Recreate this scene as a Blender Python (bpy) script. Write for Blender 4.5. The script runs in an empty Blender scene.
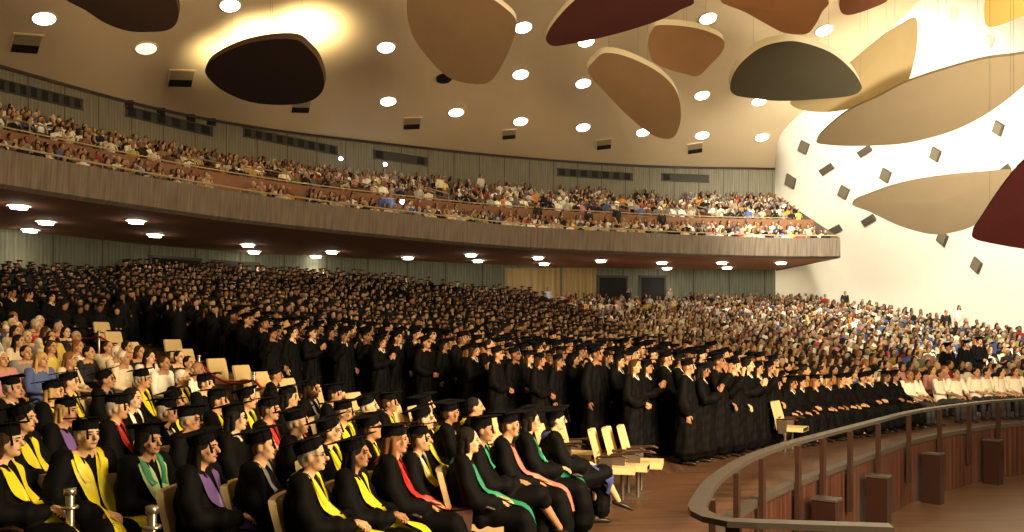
import bpy, math, random
import numpy as np
from mathutils import Vector, Matrix
from mathutils.bvhtree import BVHTree
C = bpy.context.scene.collection
sc = bpy.context.scene
R = random.Random(7)
PI = math.pi

# ------------------------------------------------------------------ camera, world, exposure, big lights
EYE = 2.1            # eye height over the front floor
FPX = 850.0          # focal length in pixels of the 1024 wide frame
HOR = 338.0          # image row of the horizon
cam = bpy.data.cameras.new('camera'); co = bpy.data.objects.new('camera', cam); C.objects.link(co)
co.location = (0, 0, EYE); co.rotation_euler = (PI/2, 0, 0)
cam.sensor_width = 36; cam.lens = FPX*36/1024; cam.shift_y = (HOR-266)/1024
cam.clip_start = .05; cam.clip_end = 300
sc.camera = co
sc.view_settings.view_transform = 'Standard'; sc.view_settings.look = 'None'
sc.view_settings.gamma = 1; sc.view_settings.use_curve_mapping = False
sc.view_settings.exposure = 0.0
w = bpy.data.worlds.new('world'); sc.world = w; w.use_nodes = True
w.node_tree.nodes['Background'].inputs[0].default_value = (1.0, .78, .48, 1)
w.node_tree.nodes['Background'].inputs[1].default_value = 0.10

def light(kind, name, loc, target, energy, col, size=1.0, spot=1.2, blend=.6, data=None):
    d = data or bpy.data.lights.new(name, kind)
    if not data:
        d.energy = energy; d.color = col
        if kind == 'AREA': d.shape = 'DISK'; d.size = size
        elif kind == 'SPOT': d.spot_size = spot; d.spot_blend = blend; d.shadow_soft_size = size
        else: d.shadow_soft_size = size
    o = bpy.data.objects.new(name, d); C.objects.link(o)
    o.location = loc
    o.rotation_euler = (Vector(target)-Vector(loc)).to_track_quat('-Z', 'Y').to_euler()
    return o
WARM = (1.0, .74, .42)
light('AREA', 'stage_flood_light', (11, -2, 9.5), (0, 24, 2), 450, (1, .76, .46), 3.0)
light('AREA', 'stage_ceiling_light', (6, 4, 6), (-2, 38, 17), 4300, (1, .74, .42), 5.0)
light('AREA', 'soffit_fill_light', (9, 3, 2.6), (-2, 40, 6.2), 1300, (1, .74, .44), 2.5)  # added fill from the stage side, brightens soffit and faces
light('SPOT', 'wall_flood_light', (15, 41, 16.3), (26, 53, 8), 15000, (1, .94, .76), .8, 2.1, .9)
light('SPOT', 'wall_flood_light', (14, 21, 8), (27.5, 39, 9), 16000, (1, .94, .76), .8, 2.1, .9)
light('SPOT', 'wall_flood_light', (15, 44, 13), (21.5, 60, 9), 3800, (1, .94, .76), .8, 1.9, .9)

# ------------------------------------------------------------------ helpers
def M(name, col=(.5,.5,.5), rough=.7, metal=0, noise=0, nscale=8, emit=None, strength=0, bump=0, objcol=False, spec=.3, stretch=None):
    m = bpy.data.materials.new(name); m.use_nodes = True
    nt = m.node_tree; b = nt.nodes['Principled BSDF']
    b.inputs['Roughness'].default_value = rough; b.inputs['Metallic'].default_value = metal
    b.inputs['Specular IOR Level'].default_value = spec
    b.inputs['Base Color'].default_value = (*col, 1)
    src = None
    if objcol:
        oi = nt.nodes.new('ShaderNodeObjectInfo'); src = oi.outputs['Color']
        nt.links.new(src, b.inputs['Base Color'])
    if noise or bump:
        tc = nt.nodes.new('ShaderNodeTexCoord'); mp = nt.nodes.new('ShaderNodeMapping')
        n = nt.nodes.new('ShaderNodeTexNoise'); n.inputs['Scale'].default_value = nscale; n.inputs['Detail'].default_value = 4
        nt.links.new(tc.outputs['Object'], mp.inputs[0]); nt.links.new(mp.outputs[0], n.inputs['Vector'])
        if stretch: mp.inputs['Scale'].default_value = stretch
    if noise:
        mr = nt.nodes.new('ShaderNodeMapRange'); mr.inputs[3].default_value = 1-noise; mr.inputs[4].default_value = 1+noise
        nt.links.new(n.outputs[0], mr.inputs[0])
        mx = nt.nodes.new('ShaderNodeVectorMath'); mx.operation = 'SCALE'
        if src: nt.links.new(src, mx.inputs[0])
        else: mx.inputs[0].default_value = col
        nt.links.new(mr.outputs[0], mx.inputs['Scale']); nt.links.new(mx.outputs[0], b.inputs['Base Color'])
    if bump:
        bp = nt.nodes.new('ShaderNodeBump'); bp.inputs['Strength'].default_value = bump; bp.inputs['Distance'].default_value = .02
        nt.links.new(n.outputs[0], bp.inputs['Height']); nt.links.new(bp.outputs[0], b.inputs['Normal'])
    if emit:
        b.inputs['Emission Color'].default_value = (*emit, 1); b.inputs['Emission Strength'].default_value = strength
    return m

def stripes(name, c1, c2, scale, axis='U', rough=.6, noise=.12, panel=0, width=.5, spec=.3):
    """wood slats or floor boards: bands along one UV direction (metres), streaked by a noise"""
    m = bpy.data.materials.new(name); m.use_nodes = True; nt = m.node_tree; b = nt.nodes['Principled BSDF']
    b.inputs['Roughness'].default_value = rough; b.inputs['Specular IOR Level'].default_value = spec
    uv = nt.nodes.new('ShaderNodeUVMap'); sp = nt.nodes.new('ShaderNodeSeparateXYZ'); nt.links.new(uv.outputs[0], sp.inputs[0])
    o = sp.outputs[0 if axis == 'U' else 1]
    mu = nt.nodes.new('ShaderNodeMath'); mu.operation = 'MULTIPLY'; mu.inputs[1].default_value = scale; nt.links.new(o, mu.inputs[0])
    fr = nt.nodes.new('ShaderNodeMath'); fr.operation = 'FRACT'; nt.links.new(mu.outputs[0], fr.inputs[0])
    lt = nt.nodes.new('ShaderNodeMath'); lt.operation = 'LESS_THAN'; lt.inputs[1].default_value = width; nt.links.new(fr.outputs[0], lt.inputs[0])
    mp = nt.nodes.new('ShaderNodeMapping'); nt.links.new(uv.outputs[0], mp.inputs[0])
    mp.inputs['Scale'].default_value = (6, .5, 1) if axis == 'U' else (.5, 6, 1)
    n = nt.nodes.new('ShaderNodeTexNoise'); n.inputs['Scale'].default_value = 1.2; n.inputs['Detail'].default_value = 5
    nt.links.new(mp.outputs[0], n.inputs['Vector'])
    mr = nt.nodes.new('ShaderNodeMapRange'); mr.inputs[1].default_value = .3; mr.inputs[2].default_value = .7
    mr.inputs[3].default_value = 1-noise*2; mr.inputs[4].default_value = 1+noise*2
    nt.links.new(n.outputs[0], mr.inputs[0])
    mix = nt.nodes.new('ShaderNodeMix'); mix.data_type = 'RGBA'
    mix.inputs[6].default_value = (*c1, 1); mix.inputs[7].default_value = (*c2, 1); nt.links.new(lt.outputs[0], mix.inputs[0])
    sc_ = nt.nodes.new('ShaderNodeVectorMath'); sc_.operation = 'SCALE'
    nt.links.new(mix.outputs[2], sc_.inputs[0]); nt.links.new(mr.outputs[0], sc_.inputs['Scale'])
    last = sc_.outputs[0]
    if panel:
        m2 = nt.nodes.new('ShaderNodeMath'); m2.operation = 'MULTIPLY'; m2.inputs[1].default_value = 1/panel; nt.links.new(o, m2.inputs[0])
        f2 = nt.nodes.new('ShaderNodeMath'); f2.operation = 'FRACT'; nt.links.new(m2.outputs[0], f2.inputs[0])
        l2 = nt.nodes.new('ShaderNodeMath'); l2.operation = 'LESS_THAN'; l2.inputs[1].default_value = .03; nt.links.new(f2.outputs[0], l2.inputs[0])
        mx = nt.nodes.new('ShaderNodeMix'); mx.data_type = 'RGBA'; nt.links.new(l2.outputs[0], mx.inputs[0])
        nt.links.new(last, mx.inputs[6]); mx.inputs[7].default_value = (c1[0]*.4, c1[1]*.4, c1[2]*.4, 1); last = mx.outputs[2]
    nt.links.new(last, b.inputs['Base Color'])
    return m

class MB:
    """collects faces; build() links them as one mesh object"""
    def __init__(s): s.v = []; s.f = []; s.m = []; s.uv = []
    def add(s, vs, fs, mi=0, uvs=None):
        o = len(s.v); s.v += [tuple(v) for v in vs]
        for f in fs:
            s.f.append(tuple(i+o for i in f)); s.m.append(mi)
            s.uv.append([uvs[i] if uvs else (0, 0) for i in f])
        return s
    def box(s, c, size, rot=0, mi=0, mat=None):
        hx, hy, hz = size[0]/2, size[1]/2, size[2]/2
        vs = [Vector((x, y, z)) for z in (-hz, hz) for x, y in ((-hx,-hy),(hx,-hy),(hx,hy),(-hx,hy))]
        mt = Matrix.Translation(c) @ (mat if mat else Matrix.Rotation(rot, 4, 'Z'))
        return s.add([mt @ v for v in vs], [(3,2,1,0),(4,5,6,7),(0,1,5,4),(1,2,6,5),(2,3,7,6),(3,0,4,7)], mi)
    def tube(s, pts, rad, seg=10, sx=1, sy=1, caps=True, mi=0, up=None):
        """tube through points, one radius each (a number or (ra, rb)); ends closed with a rounded cap"""
        pts = [Vector(p) for p in pts]; n = len(pts)
        if not isinstance(rad, (list, tuple)): rad = [rad]*n
        rings = []
        ref = Vector(up) if up else None
        side = None
        P = []; Rr = []; T = []
        for i, p in enumerate(pts):
            t = ((pts[min(i+1, n-1)]-p).normalized() if i == 0 else ((p-pts[i-1]).normalized() if i == n-1 else ((pts[i+1]-p).normalized()+(p-pts[i-1]).normalized()).normalized()))
            P.append(p); T.append(t); r = rad[i]; Rr.append(r if isinstance(r, (list, tuple)) else (r, r))
        if caps:
            r0 = min(Rr[0]); r1 = min(Rr[-1])
            P = [P[0]-T[0]*r0*.75] + [P[0]-T[0]*r0*.45] + P + [P[-1]+T[-1]*r1*.45] + [P[-1]+T[-1]*r1*.75]
            Rr = [tuple(q*.3 for q in Rr[0]), tuple(q*.8 for q in Rr[0])] + Rr + [tuple(q*.8 for q in Rr[-1]), tuple(q*.3 for q in Rr[-1])]
            T = [T[0]]*2 + T + [T[-1]]*2
        for p, t, r in zip(P, T, Rr):
            if side is None:
                a = ref or (Vector((0, 1, 0)) if abs(t.y) < .8 else Vector((0, 0, 1)))
                side = t.cross(a).normalized()
            else: side = (side - t*side.dot(t)).normalized()
            b = t.cross(side).normalized()
            rings.append([p + side*math.cos(2*PI*k/seg)*r[0]*sx + b*math.sin(2*PI*k/seg)*r[1]*sy for k in range(seg)])
        vs = [v for r in rings for v in r]; fs = []
        for i in range(len(rings)-1):
            for k in range(seg):
                k2 = (k+1) % seg; fs.append((i*seg+k, i*seg+k2, (i+1)*seg+k2, (i+1)*seg+k))
        fs.append(tuple(range(seg))[::-1]); fs.append(tuple((len(rings)-1)*seg+k for k in range(seg)))
        return s.add(vs, fs, mi)
    def ell(s, c, r, seg=16, ring=10, mi=0, mat=None):
        c = Vector(c); vs = []; fs = []
        for i in range(ring+1):
            th = PI*i/ring
            for k in range(seg):
                v = Vector((r[0]*math.sin(th)*math.cos(2*PI*k/seg), r[1]*math.sin(th)*math.sin(2*PI*k/seg), r[2]*math.cos(th)))
                vs.append(c + ((mat @ v) if mat else v))
        for i in range(ring):
            for k in range(seg):
                k2 = (k+1) % seg
                a, b, d, e = i*seg+k, (i+1)*seg+k, (i+1)*seg+k2, i*seg+k2
                if i == 0: fs.append((a, b, d))
                elif i == ring-1: fs.append((a, b, e))
                else: fs.append((a, b, d, e))
        return s.add(vs, fs, mi)
    def prism(s, outline, depth_vec, mi=0, mi_side=None):
        n = len(outline); a = [Vector(p) for p in outline]; b = [p+Vector(depth_vec) for p in a]
        s.add(a+b, [tuple(range(n))[::-1], tuple(range(n, 2*n))], mi)
        s.add(a+b, [(i, (i+1) % n, n+(i+1) % n, n+i) for i in range(n)], mi if mi_side is None else mi_side)
        return s
    def mesh(s, name, mats, smooth=True):
        me = bpy.data.meshes.new(name); me.from_pydata(s.v, [], s.f)
        for mt in (mats if isinstance(mats, (list, tuple)) else [mats]): me.materials.append(mt)
        me.polygons.foreach_set('material_index', s.m)
        me.polygons.foreach_set('use_smooth', [smooth]*len(s.f))
        uvl = me.uv_layers.new(name='UVMap'); uvl.data.foreach_set('uv', [c for f in s.uv for p in f for c in p])
        me.update(); me.validate(); return me
    def build(s, name, mats, parent=None, smooth=False):
        return link(name, s.mesh(name, mats, smooth), parent)

def link(name, me, parent=None, loc=None, col=None):
    o = bpy.data.objects.new(name, me); C.objects.link(o)
    if parent: o.parent = parent
    if loc is not None: o.location = loc
    if col: o.color = (*col, 1)
    return o
def tag(o, label, cat, group=None, kind=None):
    o['label'] = label; o['category'] = cat
    if group: o['group'] = group
    if kind: o['kind'] = kind
    return o
def struct(o): o['kind'] = 'structure'; return o
def empty(name, loc, rz=0):
    o = bpy.data.objects.new(name, None); C.objects.link(o); o.location = loc; o.rotation_euler = (0, 0, rz); o.empty_display_size = .2; return o
def copy_tree(o, parent=None):
    c = o.copy(); C.objects.link(c)
    if parent: c.parent = parent
    for ch in list(o.children): copy_tree(ch, c)
    return c

def spline(pts, n):
    """points spread evenly along a smooth curve through pts"""
    P = [np.array(p, float) for p in pts]; P = [2*P[0]-P[1]] + P + [2*P[-1]-P[-2]]
    out = []
    for i in range(1, len(P)-2):
        for k in range(24):
            t = k/24; a, b, c, d = P[i-1:i+3]
            out.append(.5*((2*b)+(c-a)*t+(2*a-5*b+4*c-d)*t*t+(3*b-a-3*c+d)*t**3))
    out.append(P[-2]); out = np.array(out)
    L = np.concatenate([[0], np.cumsum(np.linalg.norm(np.diff(out, axis=0), axis=1))])
    q = np.linspace(0, L[-1], n)
    return np.stack([np.interp(q, L, out[:, j]) for j in range(out.shape[1])], 1)
def arclen(P): return np.concatenate([[0], np.cumsum(np.linalg.norm(np.diff(P, axis=0), axis=1))])
def grid(mb, rows, mi=0, uvs=None):
    """rows: list of equal length point lists -> quads"""
    n = len(rows[0]); vs = [v for r in rows for v in r]; fs = []
    for i in range(len(rows)-1):
        for k in range(n-1): fs.append((i*n+k, i*n+k+1, (i+1)*n+k+1, (i+1)*n+k))
    U = None
    if uvs: U = [u for r in uvs for u in r]
    mb.add(vs, fs, mi, U); return mb

def proj(p):   # world -> pixel of the photograph's frame
    return 512+FPX*p[0]/p[1], HOR-FPX*(p[2]-EYE)/p[1], FPX/p[1]
def rdir(px, py): return Vector(((px-512)/FPX, 1, (HOR-py)/FPX))
def hit(bvh, px, py, h=0):
    o = Vector((0, 0, EYE-h)); d = rdir(px, py)
    loc, nor, idx, dist = bvh.ray_cast(o, d.normalized(), 400)
    return (loc, nor) if loc is not None else (None, None)
def bvh_of(o): 
    me = o.data; return BVHTree.FromPolygons([v.co.copy() for v in me.vertices], [tuple(p.vertices) for p in me.polygons])
def lerp_tab(tab, x):
    return float(np.interp(x, [t[0] for t in tab], [t[1] for t in tab]))

# ------------------------------------------------------------------ materials
m_ceil = M('warm_plaster', (.80, .64, .42), .9, noise=.05, nscale=.6)
m_white = M('white_plaster', (.92, .88, .76), .9, noise=.03, nscale=.4)
m_wall = stripes('slatted_wall', (.165, .15, .105), (.20, .18, .125), 6, 'U', panel=1.8, noise=.1)
m_lower = stripes('lower_wall', (.13, .14, .10), (.17, .17, .12), 5, 'U', panel=2.6, noise=.12)
m_fascia = stripes('balcony_front', (.17, .13, .097), (.19, .148, .11), 9, 'U', noise=.16)
m_soffit = M('soffit_paint', (.62, .30, .18), .8, noise=.08, nscale=.5)
m_floor = stripes('floor_boards', (.085, .043, .025), (.11, .056, .032), 5, 'U', rough=.45, noise=.2, width=.9)
m_pitfl = stripes('pit_boards', (.14, .08, .043), (.115, .064, .036), 4, 'U', rough=.4, noise=.2, width=.93)
m_pitw = stripes('pit_wall_wood', (.06, .024, .016), (.085, .034, .022), 5, 'U', rough=.35, noise=.2, panel=1.1)
m_wood = M('brown_wood', (.23, .105, .05), .45, noise=.2, nscale=5)
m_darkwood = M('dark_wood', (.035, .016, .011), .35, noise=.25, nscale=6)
m_rail = M('grey_brown_handrail', (.06, .05, .04), .3, noise=.1, nscale=4)
m_pale = M('pale_handrail', (.42, .33, .19), .4)
m_black = M('black_void', (.012, .011, .01), .8)
m_dark = M('dark_recess', (.05, .045, .035), .7)
m_lamp = M('lamp_glass', (1, 1, 1), .3, emit=(1, .97, .88), strength=14)
m_lampb = M('lamp_glass_small', (1, 1, 1), .3, emit=(1, .93, .75), strength=18)
m_lampoff = M('lamp_glass_dim', (.9, .8, .6), .3, emit=(1, .85, .5), strength=1.6)
m_trimw = M('lamp_ring', (.75, .66, .5), .5)
m_cap = M('mortarboard_cloth', (.0045, .004, .0045), .85, spec=.08)
m_gown = M('gown_cloth', (.010, .0095, .010), .7, objcol=True, noise=.25, nscale=9, bump=.4, spec=.08)
m_cloth = M('cloth', (.5, .5, .5), .75, objcol=True, noise=.12, nscale=10, bump=.3)
m_satin = M('satin', (.5, .5, .5), .45, objcol=True, noise=.1, nscale=12, spec=.5)
m_skin = M('skin', (.55, .30, .17), .55, objcol=True, spec=.4)
m_lip = M('lip', (.34, .11, .08), .5)
m_eye = M('eye', (.03, .02, .015), .2)
m_hair = M('hair', (.05, .03, .02), .75, spec=.12, objcol=True, bump=.6, nscale=30, stretch=(1, 1, .15), noise=.3)
m_shoe = M('shoe_leather', (.02, .014, .012), .3)
m_seat = M('cream_upholstery', (.70, .53, .27), .6, noise=.06, nscale=6)
m_seatm = M('seat_metal', (.16, .13, .11), .35, metal=.6)
m_steel = M('brushed_steel', (.55, .48, .38), .3, metal=.9)
m_rope = M('red_rope', (.42, .03, .035), .8, bump=.5, nscale=40)
m_gold = M('gold_cord', (.75, .55, .2), .5)
m_glass = M('spectacle_metal', (.6, .5, .3), .25, metal=.9)
m_speaker = M('speaker_cloth', (.17, .145, .10), .8, noise=.2, nscale=20)
m_speakerp = M('pale_speaker_cloth', (.80, .74, .58), .8)
m_speakerf = M('speaker_frame', (.10, .08, .06), .6)

# ------------------------------------------------------------------ plan curves (metres, plan view; the camera stands at 0,0)
FR = spline([(-6.5,-4),(-3.2,2.6),(-1.47,6.2),(.51,10.1),(2.3,13),(4.6,15.6),(8,18.9),(12.6,22),(18,23.6),(26,24.2)], 160)      # first row
BW = spline([(-36,4),(-31,18),(-27,30),(-22.9,38),(-19.2,44.5),(-14.8,49),(-8.2,53),(0,57),(9,60),(18.9,61)], 120)           # back wall
RWb = spline([(18.9,61),(21,60.7),(23.5,59),(25.3,55.5),(26.4,51),(27.3,45),(28,36),(28,25)], 60)                            # right wall foot
KB = spline([(1.62,7.5),(2.15,9.0),(2.95,10.6),(3.85,11.95),(4.75,13.1),(6.6,15.4),(7.8,16.9),(8.95,18.1),(10.2,19.2),(11.75,20.4),(14.5,21.7),(18,22.6),(26,23.2)], 120)  # rim of the pit
AB = spline([(-20.5,18),(-18.4,22.5),(-16.2,27),(-14,30.9),(-12,34),(-10.4,36),(-6.2,40.2),(0,45.3),(7.2,48.4),(15.4,50.8),(19.7,51.0)], 140)   # balcony front
BB = spline([(-30.5,20),(-27,30),(-22.9,38),(-19.2,44.5),(-14.8,49),(-8.2,53),(0,57),(9,60),(18.9,61)], 140)
FRs, FRe = FR[:-1], FR[1:]
def dist_front(x, y):
    p = np.array((x, y)); ab = FRe-FRs; t = np.clip(((p-FRs)*ab).sum(1)/(ab*ab).sum(1), 0, 1)
    q = FRs+ab*t[:, None]; dd = np.linalg.norm(q-p, axis=1); i = int(dd.argmin())
    side = ab[i][0]*(p-FRs[i])[1]-ab[i][1]*(p-FRs[i])[0]
    return dd[i] if side > 0 else 0.0
def zf(x, y):
    d = dist_front(x, y); w_ = min(1, max(0, -x/10)); return (.05+.017*w_+.004*min(1, max(0, (x-5)/15)))*d+.0015*d*d
CEILB = 12.2+EYE
zA_top, zA_bot = 6.0+EYE, 4.8+EYE

# ------------------------------------------------------------------ setting
# lower floor
rows = []; uvs = []
FULL = np.concatenate([spline([tuple(p) for p in BW[::6]]+[tuple(p) for p in RWb[4::6]], 160)])
NT = 40
for i in range(160):
    f = FR[i]; b = FULL[i]; r = []; u = []
    for k in range(NT+1):
        p = f+(b-f)*k/NT; r.append((p[0], p[1], zf(p[0], p[1]))); u.append((p[0], p[1]))
    rows.append(r); uvs.append(u)
mb = MB(); grid(mb, rows, 0, uvs)
# apron between the rim of the pit and the first row
K2 = spline([(1.9,-4),(1.7,2),(1.6,5),(1.6,6.8)], 40)
KK = np.concatenate([K2, KB])
n = len(KK); FRn = spline([tuple(p) for p in FR[::4]], n)
r1 = []; r2 = []; 
def nearest_front(p):
    dd = np.linalg.norm(FR-p, axis=1); return int(dd.argmin())
idx = [nearest_front(p) for p in KK]
for i in range(1, n): idx[i] = max(idx[i], idx[i-1])
rows = []; uvs = []
for i, p in enumerate(KK):
    f = FR[idx[i]]; rows.append([(p[0]+(f[0]-p[0])*t, p[1]+(f[1]-p[1])*t, 0) for t in (0, .5, 1)]); uvs.append([(q[0]+q[1]*.12, q[1]-q[0]*.1) for q in rows[-1]])
def flipuv(u): return [[(b, a) for a, b in r] for r in u]
grid(mb, rows, 0, flipuv(uvs))
floor = struct(mb.build('floor', m_floor, smooth=True))
bv_floor = bvh_of(floor)
# orchestra pit
PITZ = -1.25
mb = MB()
mb.add([(1.3,6.4,PITZ),(30,6.4,PITZ),(30,24,PITZ),(1.3,24,PITZ)], [(0,1,2,3)], 0, [(6.4,0),(6.4,29),(24,29),(24,0)])
struct(mb.build('floor_pit', m_pitfl))
near_seg = spline([(1.62,7.5),(1.62,7.15),(1.8,6.92),(2.2,6.85),(3.0,6.72)], 14)
pit_path = np.concatenate([near_seg[::-1][:-1], KB])
L = arclen(pit_path)
mb = MB()
grid(mb, [[(p[0], p[1], 0) for p in pit_path], [(p[0], p[1], PITZ) for p in pit_path]], 0, [[(l, 0) for l in L], [(l, 1.2) for l in L]])
tg = np.gradient(pit_path, axis=0); tg /= np.linalg.norm(tg, axis=1)[:, None]
nr = np.stack([tg[:, 1], -tg[:, 0]], 1)    # points into the pit
inner = pit_path+nr*.05; outer = pit_path-nr*.10
grid(mb, [[(p[0], p[1], .035) for p in outer], [(p[0], p[1], .035) for p in inner], [(p[0], p[1], -.05) for p in inner]], 1, [[(l, 0) for l in L]]*3)
struct(mb.build('wall_pit', [m_pitw, m_rail]))
mb = MB(); mb.box((9, .9, -.35), (14.8, 11.4, .7)); struct(mb.build('floor_stage', m_pitfl))
# back wall, balcony front, soffit
mb = MB(); L = arclen(BW)
grid(mb, [[(p[0], p[1], z) for p in BW] for z in (-.2, zA_bot+.1)], 0, [[(l, z) for l in L] for z in (0, 6)])
lowwall = struct(mb.build('wall_back', m_lower))
mb = MB()
grid(mb, [[(p[0], p[1], z) for p in BW] for z in (zA_bot+.1, CEILB)], 0, [[(l, z) for l in L] for z in (0, 6)])
upwall = struct(mb.build('wall_back_upper', m_wall)); bv_up = bvh_of(upwall); bv_low = bvh_of(lowwall)
# dark strip along the line where wall meets ceiling
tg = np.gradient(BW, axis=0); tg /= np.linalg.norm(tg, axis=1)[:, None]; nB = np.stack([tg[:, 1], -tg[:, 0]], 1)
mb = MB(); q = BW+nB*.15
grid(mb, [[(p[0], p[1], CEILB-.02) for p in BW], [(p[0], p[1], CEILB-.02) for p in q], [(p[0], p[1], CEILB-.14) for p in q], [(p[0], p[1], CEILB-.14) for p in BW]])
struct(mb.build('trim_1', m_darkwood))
# ceiling
ET = [(775,168,61),(780,135,57),(808,107,54),(860,60,50),(920,0,45.5),(1000,-80,40),(1110,-200,33),(1280,-400,25),(1500,-620,18)]
E3 = spline([((px-512)/FPX*D, D, EYE+(HOR-py)/FPX*D) for px, py, D in ET], 41)
TC = np.array((6., 2.)); rows = []; NV = 40
for i, b in enumerate(BW):
    u = i/(len(BW)-1); wgt = max(0, (u-.78)/.22)**1.8; r = []
    for k in range(NV+1):
        v = k/NV; p = b+(TC-b)*v*.86; d = np.linalg.norm(p-b)
        z = CEILB+.30*d if d < 12 else CEILB+3.6+11*(1-math.exp(-(d-12)*.30/11))
        q = np.array((p[0], p[1], z)); q = q*(1-wgt)+E3[k]*wgt; r.append(tuple(q))
    rows.append(r)
mb = MB(); grid(mb, rows, 0); ceil = struct(mb.build('ceiling', m_ceil, smooth=True)); bv_ceil = bvh_of(ceil)
# right wall: foot on the raked floor, top along the ceiling edge
Wp = spline([tuple(p) for p in RWb], 41); rows = []; uvs = []
for j in range(13):
    t = j/12; r = []
    for k in range(41):
        a = np.array((Wp[k][0], Wp[k][1], zf(*Wp[k])-.2)); b = E3[k]
        g = t**1.6
        r.append((a[0]+(b[0]-a[0])*g, a[1]+(b[1]-a[1])*g, a[2]+(b[2]-a[2])*t))
    rows.append(r)
mb = MB(); grid(mb, rows); rwall = struct(mb.build('wall_right', m_white, smooth=True)); bv_right = bvh_of(rwall)
# balcony
mb = MB(); L = arclen(AB); tg = np.gradient(AB, axis=0); tg /= np.linalg.norm(tg, axis=1)[:, None]; nA = np.stack([tg[:, 1], -tg[:, 0]], 1)
A_in = AB-nA*.16; A_low = AB-nA*.35
U = [[(l, z) for l in L] for z in range(5)]
grid(mb, [[(p[0], p[1], zA_bot) for p in A_low], [(p[0], p[1], zA_bot+.12) for p in AB-nA*.12], [(p[0], p[1], zA_top) for p in AB], [(p[0], p[1], zA_top) for p in A_in], [(p[0], p[1], zA_top-1.0) for p in A_in]], 0, U)
# closed end towards the right wall
e0 = AB[-1]; e1 = np.array((18.9, 60.9))
grid(mb, [[(e0[0], e0[1], zA_bot), (e1[0], e1[1], zA_bot)], [(e0[0], e0[1], zA_top), (e1[0], e1[1], 8.2+2+EYE)]], 0, [[(0, 0), (10, 0)], [(0, 1), (10, 4)]])
struct(mb.build('wall_balcony_front', m_fascia))
mb = MB(); grid(mb, [[(p[0], p[1], zA_bot) for p in A_low], [(p[0], p[1], zA_bot+.1) for p in BB]])
soff = struct(mb.build('ceiling_under_balcony', m_soffit)); bv_soff = bvh_of(soff)
TIER = [(0,5.05),(.03,5.05),(.34,6.15),(.345,6.15),(.36,7.0),(.42,7.05),(1.0,9.2)]
def zbal(t): return lerp_tab(TIER, t)+EYE
rows = []
for a, b in zip(A_in, BB): rows.append([(a[0]+(b[0]-a[0])*t, a[1]+(b[1]-a[1])*t, zbal(t)) for t in (0,.03,.1,.18,.26,.345,.36,.42,.5,.6,.7,.8,.9,.995)])
mb = MB(); grid(mb, rows); bfl = struct(mb.build('floor_balcony', m_wood)); bv_bal = bvh_of(bfl)
mb = MB(); tt = .355
mid = A_in+(BB-A_in)*tt; mid2 = A_in+(BB-A_in)*(tt+.012); L = arclen(mid)
grid(mb, [[(p[0], p[1], 6.1+EYE) for p in mid], [(p[0], p[1], 7.62+EYE) for p in mid], [(p[0], p[1], 7.62+EYE) for p in mid2], [(p[0], p[1], 7.0+EYE) for p in mid2]])
struct(mb.build('wall_balcony_middle', m_wood))

# pale handrails on the balcony
mb = MB(); q = AB-nA*.08
mb.tube([(p[0], p[1], zA_top+.16) for p in q[4:]], .035, 6)
for i in range(4, 140, 5): mb.tube([(q[i][0], q[i][1], zA_top-.02), (q[i][0], q[i][1], zA_top+.15)], .018, 5)
tag(mb.build('handrail', m_pale), 'long pale handrail running along the top of the balcony front', 'handrail')
mb = MB(); mb.tube([(p[0], p[1], 7.72+EYE) for p in mid[4:136]], .03, 6)
for i in range(4, 136, 6): mb.tube([(mid[i][0], mid[i][1], 7.6+EYE), (mid[i][0], mid[i][1], 7.72+EYE)], .015, 5)
tag(mb.build('handrail', m_pale), 'thin pale handrail on the brown middle wall of the balcony', 'handrail')

# balcony stair openings with slanting brown side walls and pale rails
def bpt(i, t): p = A_in[i]+(BB[i]-A_in[i])*t; return Vector((p[0], p[1], zbal(t)))
STAIRS = [(205,'left of the long slot windows'),(268,'under the second slot window'),(352,'under the camera flashes'),(440,'at the middle of the balcony'),(530,'above the middle doors'),(622,'behind the standing dark suit'),(700,'beside the right slot window'),(40,'at the left picture edge')]
STW = ['second from the left picture edge', 'third from the left picture edge', 'fourth from the left picture edge', 'fifth from the left, near the blue shirts', 'fourth from the right wall', 'third from the right, by the dark suit', 'second from the right wall', 'nearest the left picture edge']
for j, (px, _) in enumerate(STAIRS):
    i = int(np.argmin([abs(proj((p[0], p[1], 8))[0]-px) for p in mid])); dl = 3 if px < 400 else 2
    t0 = empty('balcony_stairs', bpt(i, .36)); base = Vector(t0.location)
    a = bpt(i, .40); b = bpt(i+dl, .40); a2 = bpt(i, .62); b2 = bpt(i+dl, .62)
    for s0, s1 in ((a, a2), (b, b2)):
        mb = MB(); dirv = (s1-s0); nn = Vector((dirv.y, -dirv.x, 0)).normalized()*.12
        lo0, lo1 = s0-base, s1-base
        mb.prism([lo0+Vector((0,0,-.1)), lo1+Vector((0,0,-.1)), lo1+Vector((0,0,.75)), lo0+Vector((0,0,.9))], nn)
        mb.build('side_wall', m_wood, t0)
        mb = MB(); mb.tube([lo0+Vector((0,0,1.15)), lo1+Vector((0,0,1.05))], .035, 6)
        mb.tube([lo0+Vector((0,0,.8)), lo0+Vector((0,0,1.15))], .025, 5); mb.tube([lo1+Vector((0,0,.7)), lo1+Vector((0,0,1.05))], .025, 5)
        mb.build('rail', m_pale, t0)
    mb = MB()
    for k in range(6):
        t = k/5; c = (a+(a2-a)*t + b+(b2-b)*t)/2-base; mb.box(c+Vector((0,0,.05)), ((b-a).length, .5, .16), math.atan2((b-a).y, (b-a).x))
    mb.build('steps', m_darkwood, t0)
    tag(t0, 'balcony stair opening between slanting brown walls, '+STW[j], 'stairs', 'stair openings in the balcony seating')

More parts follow.
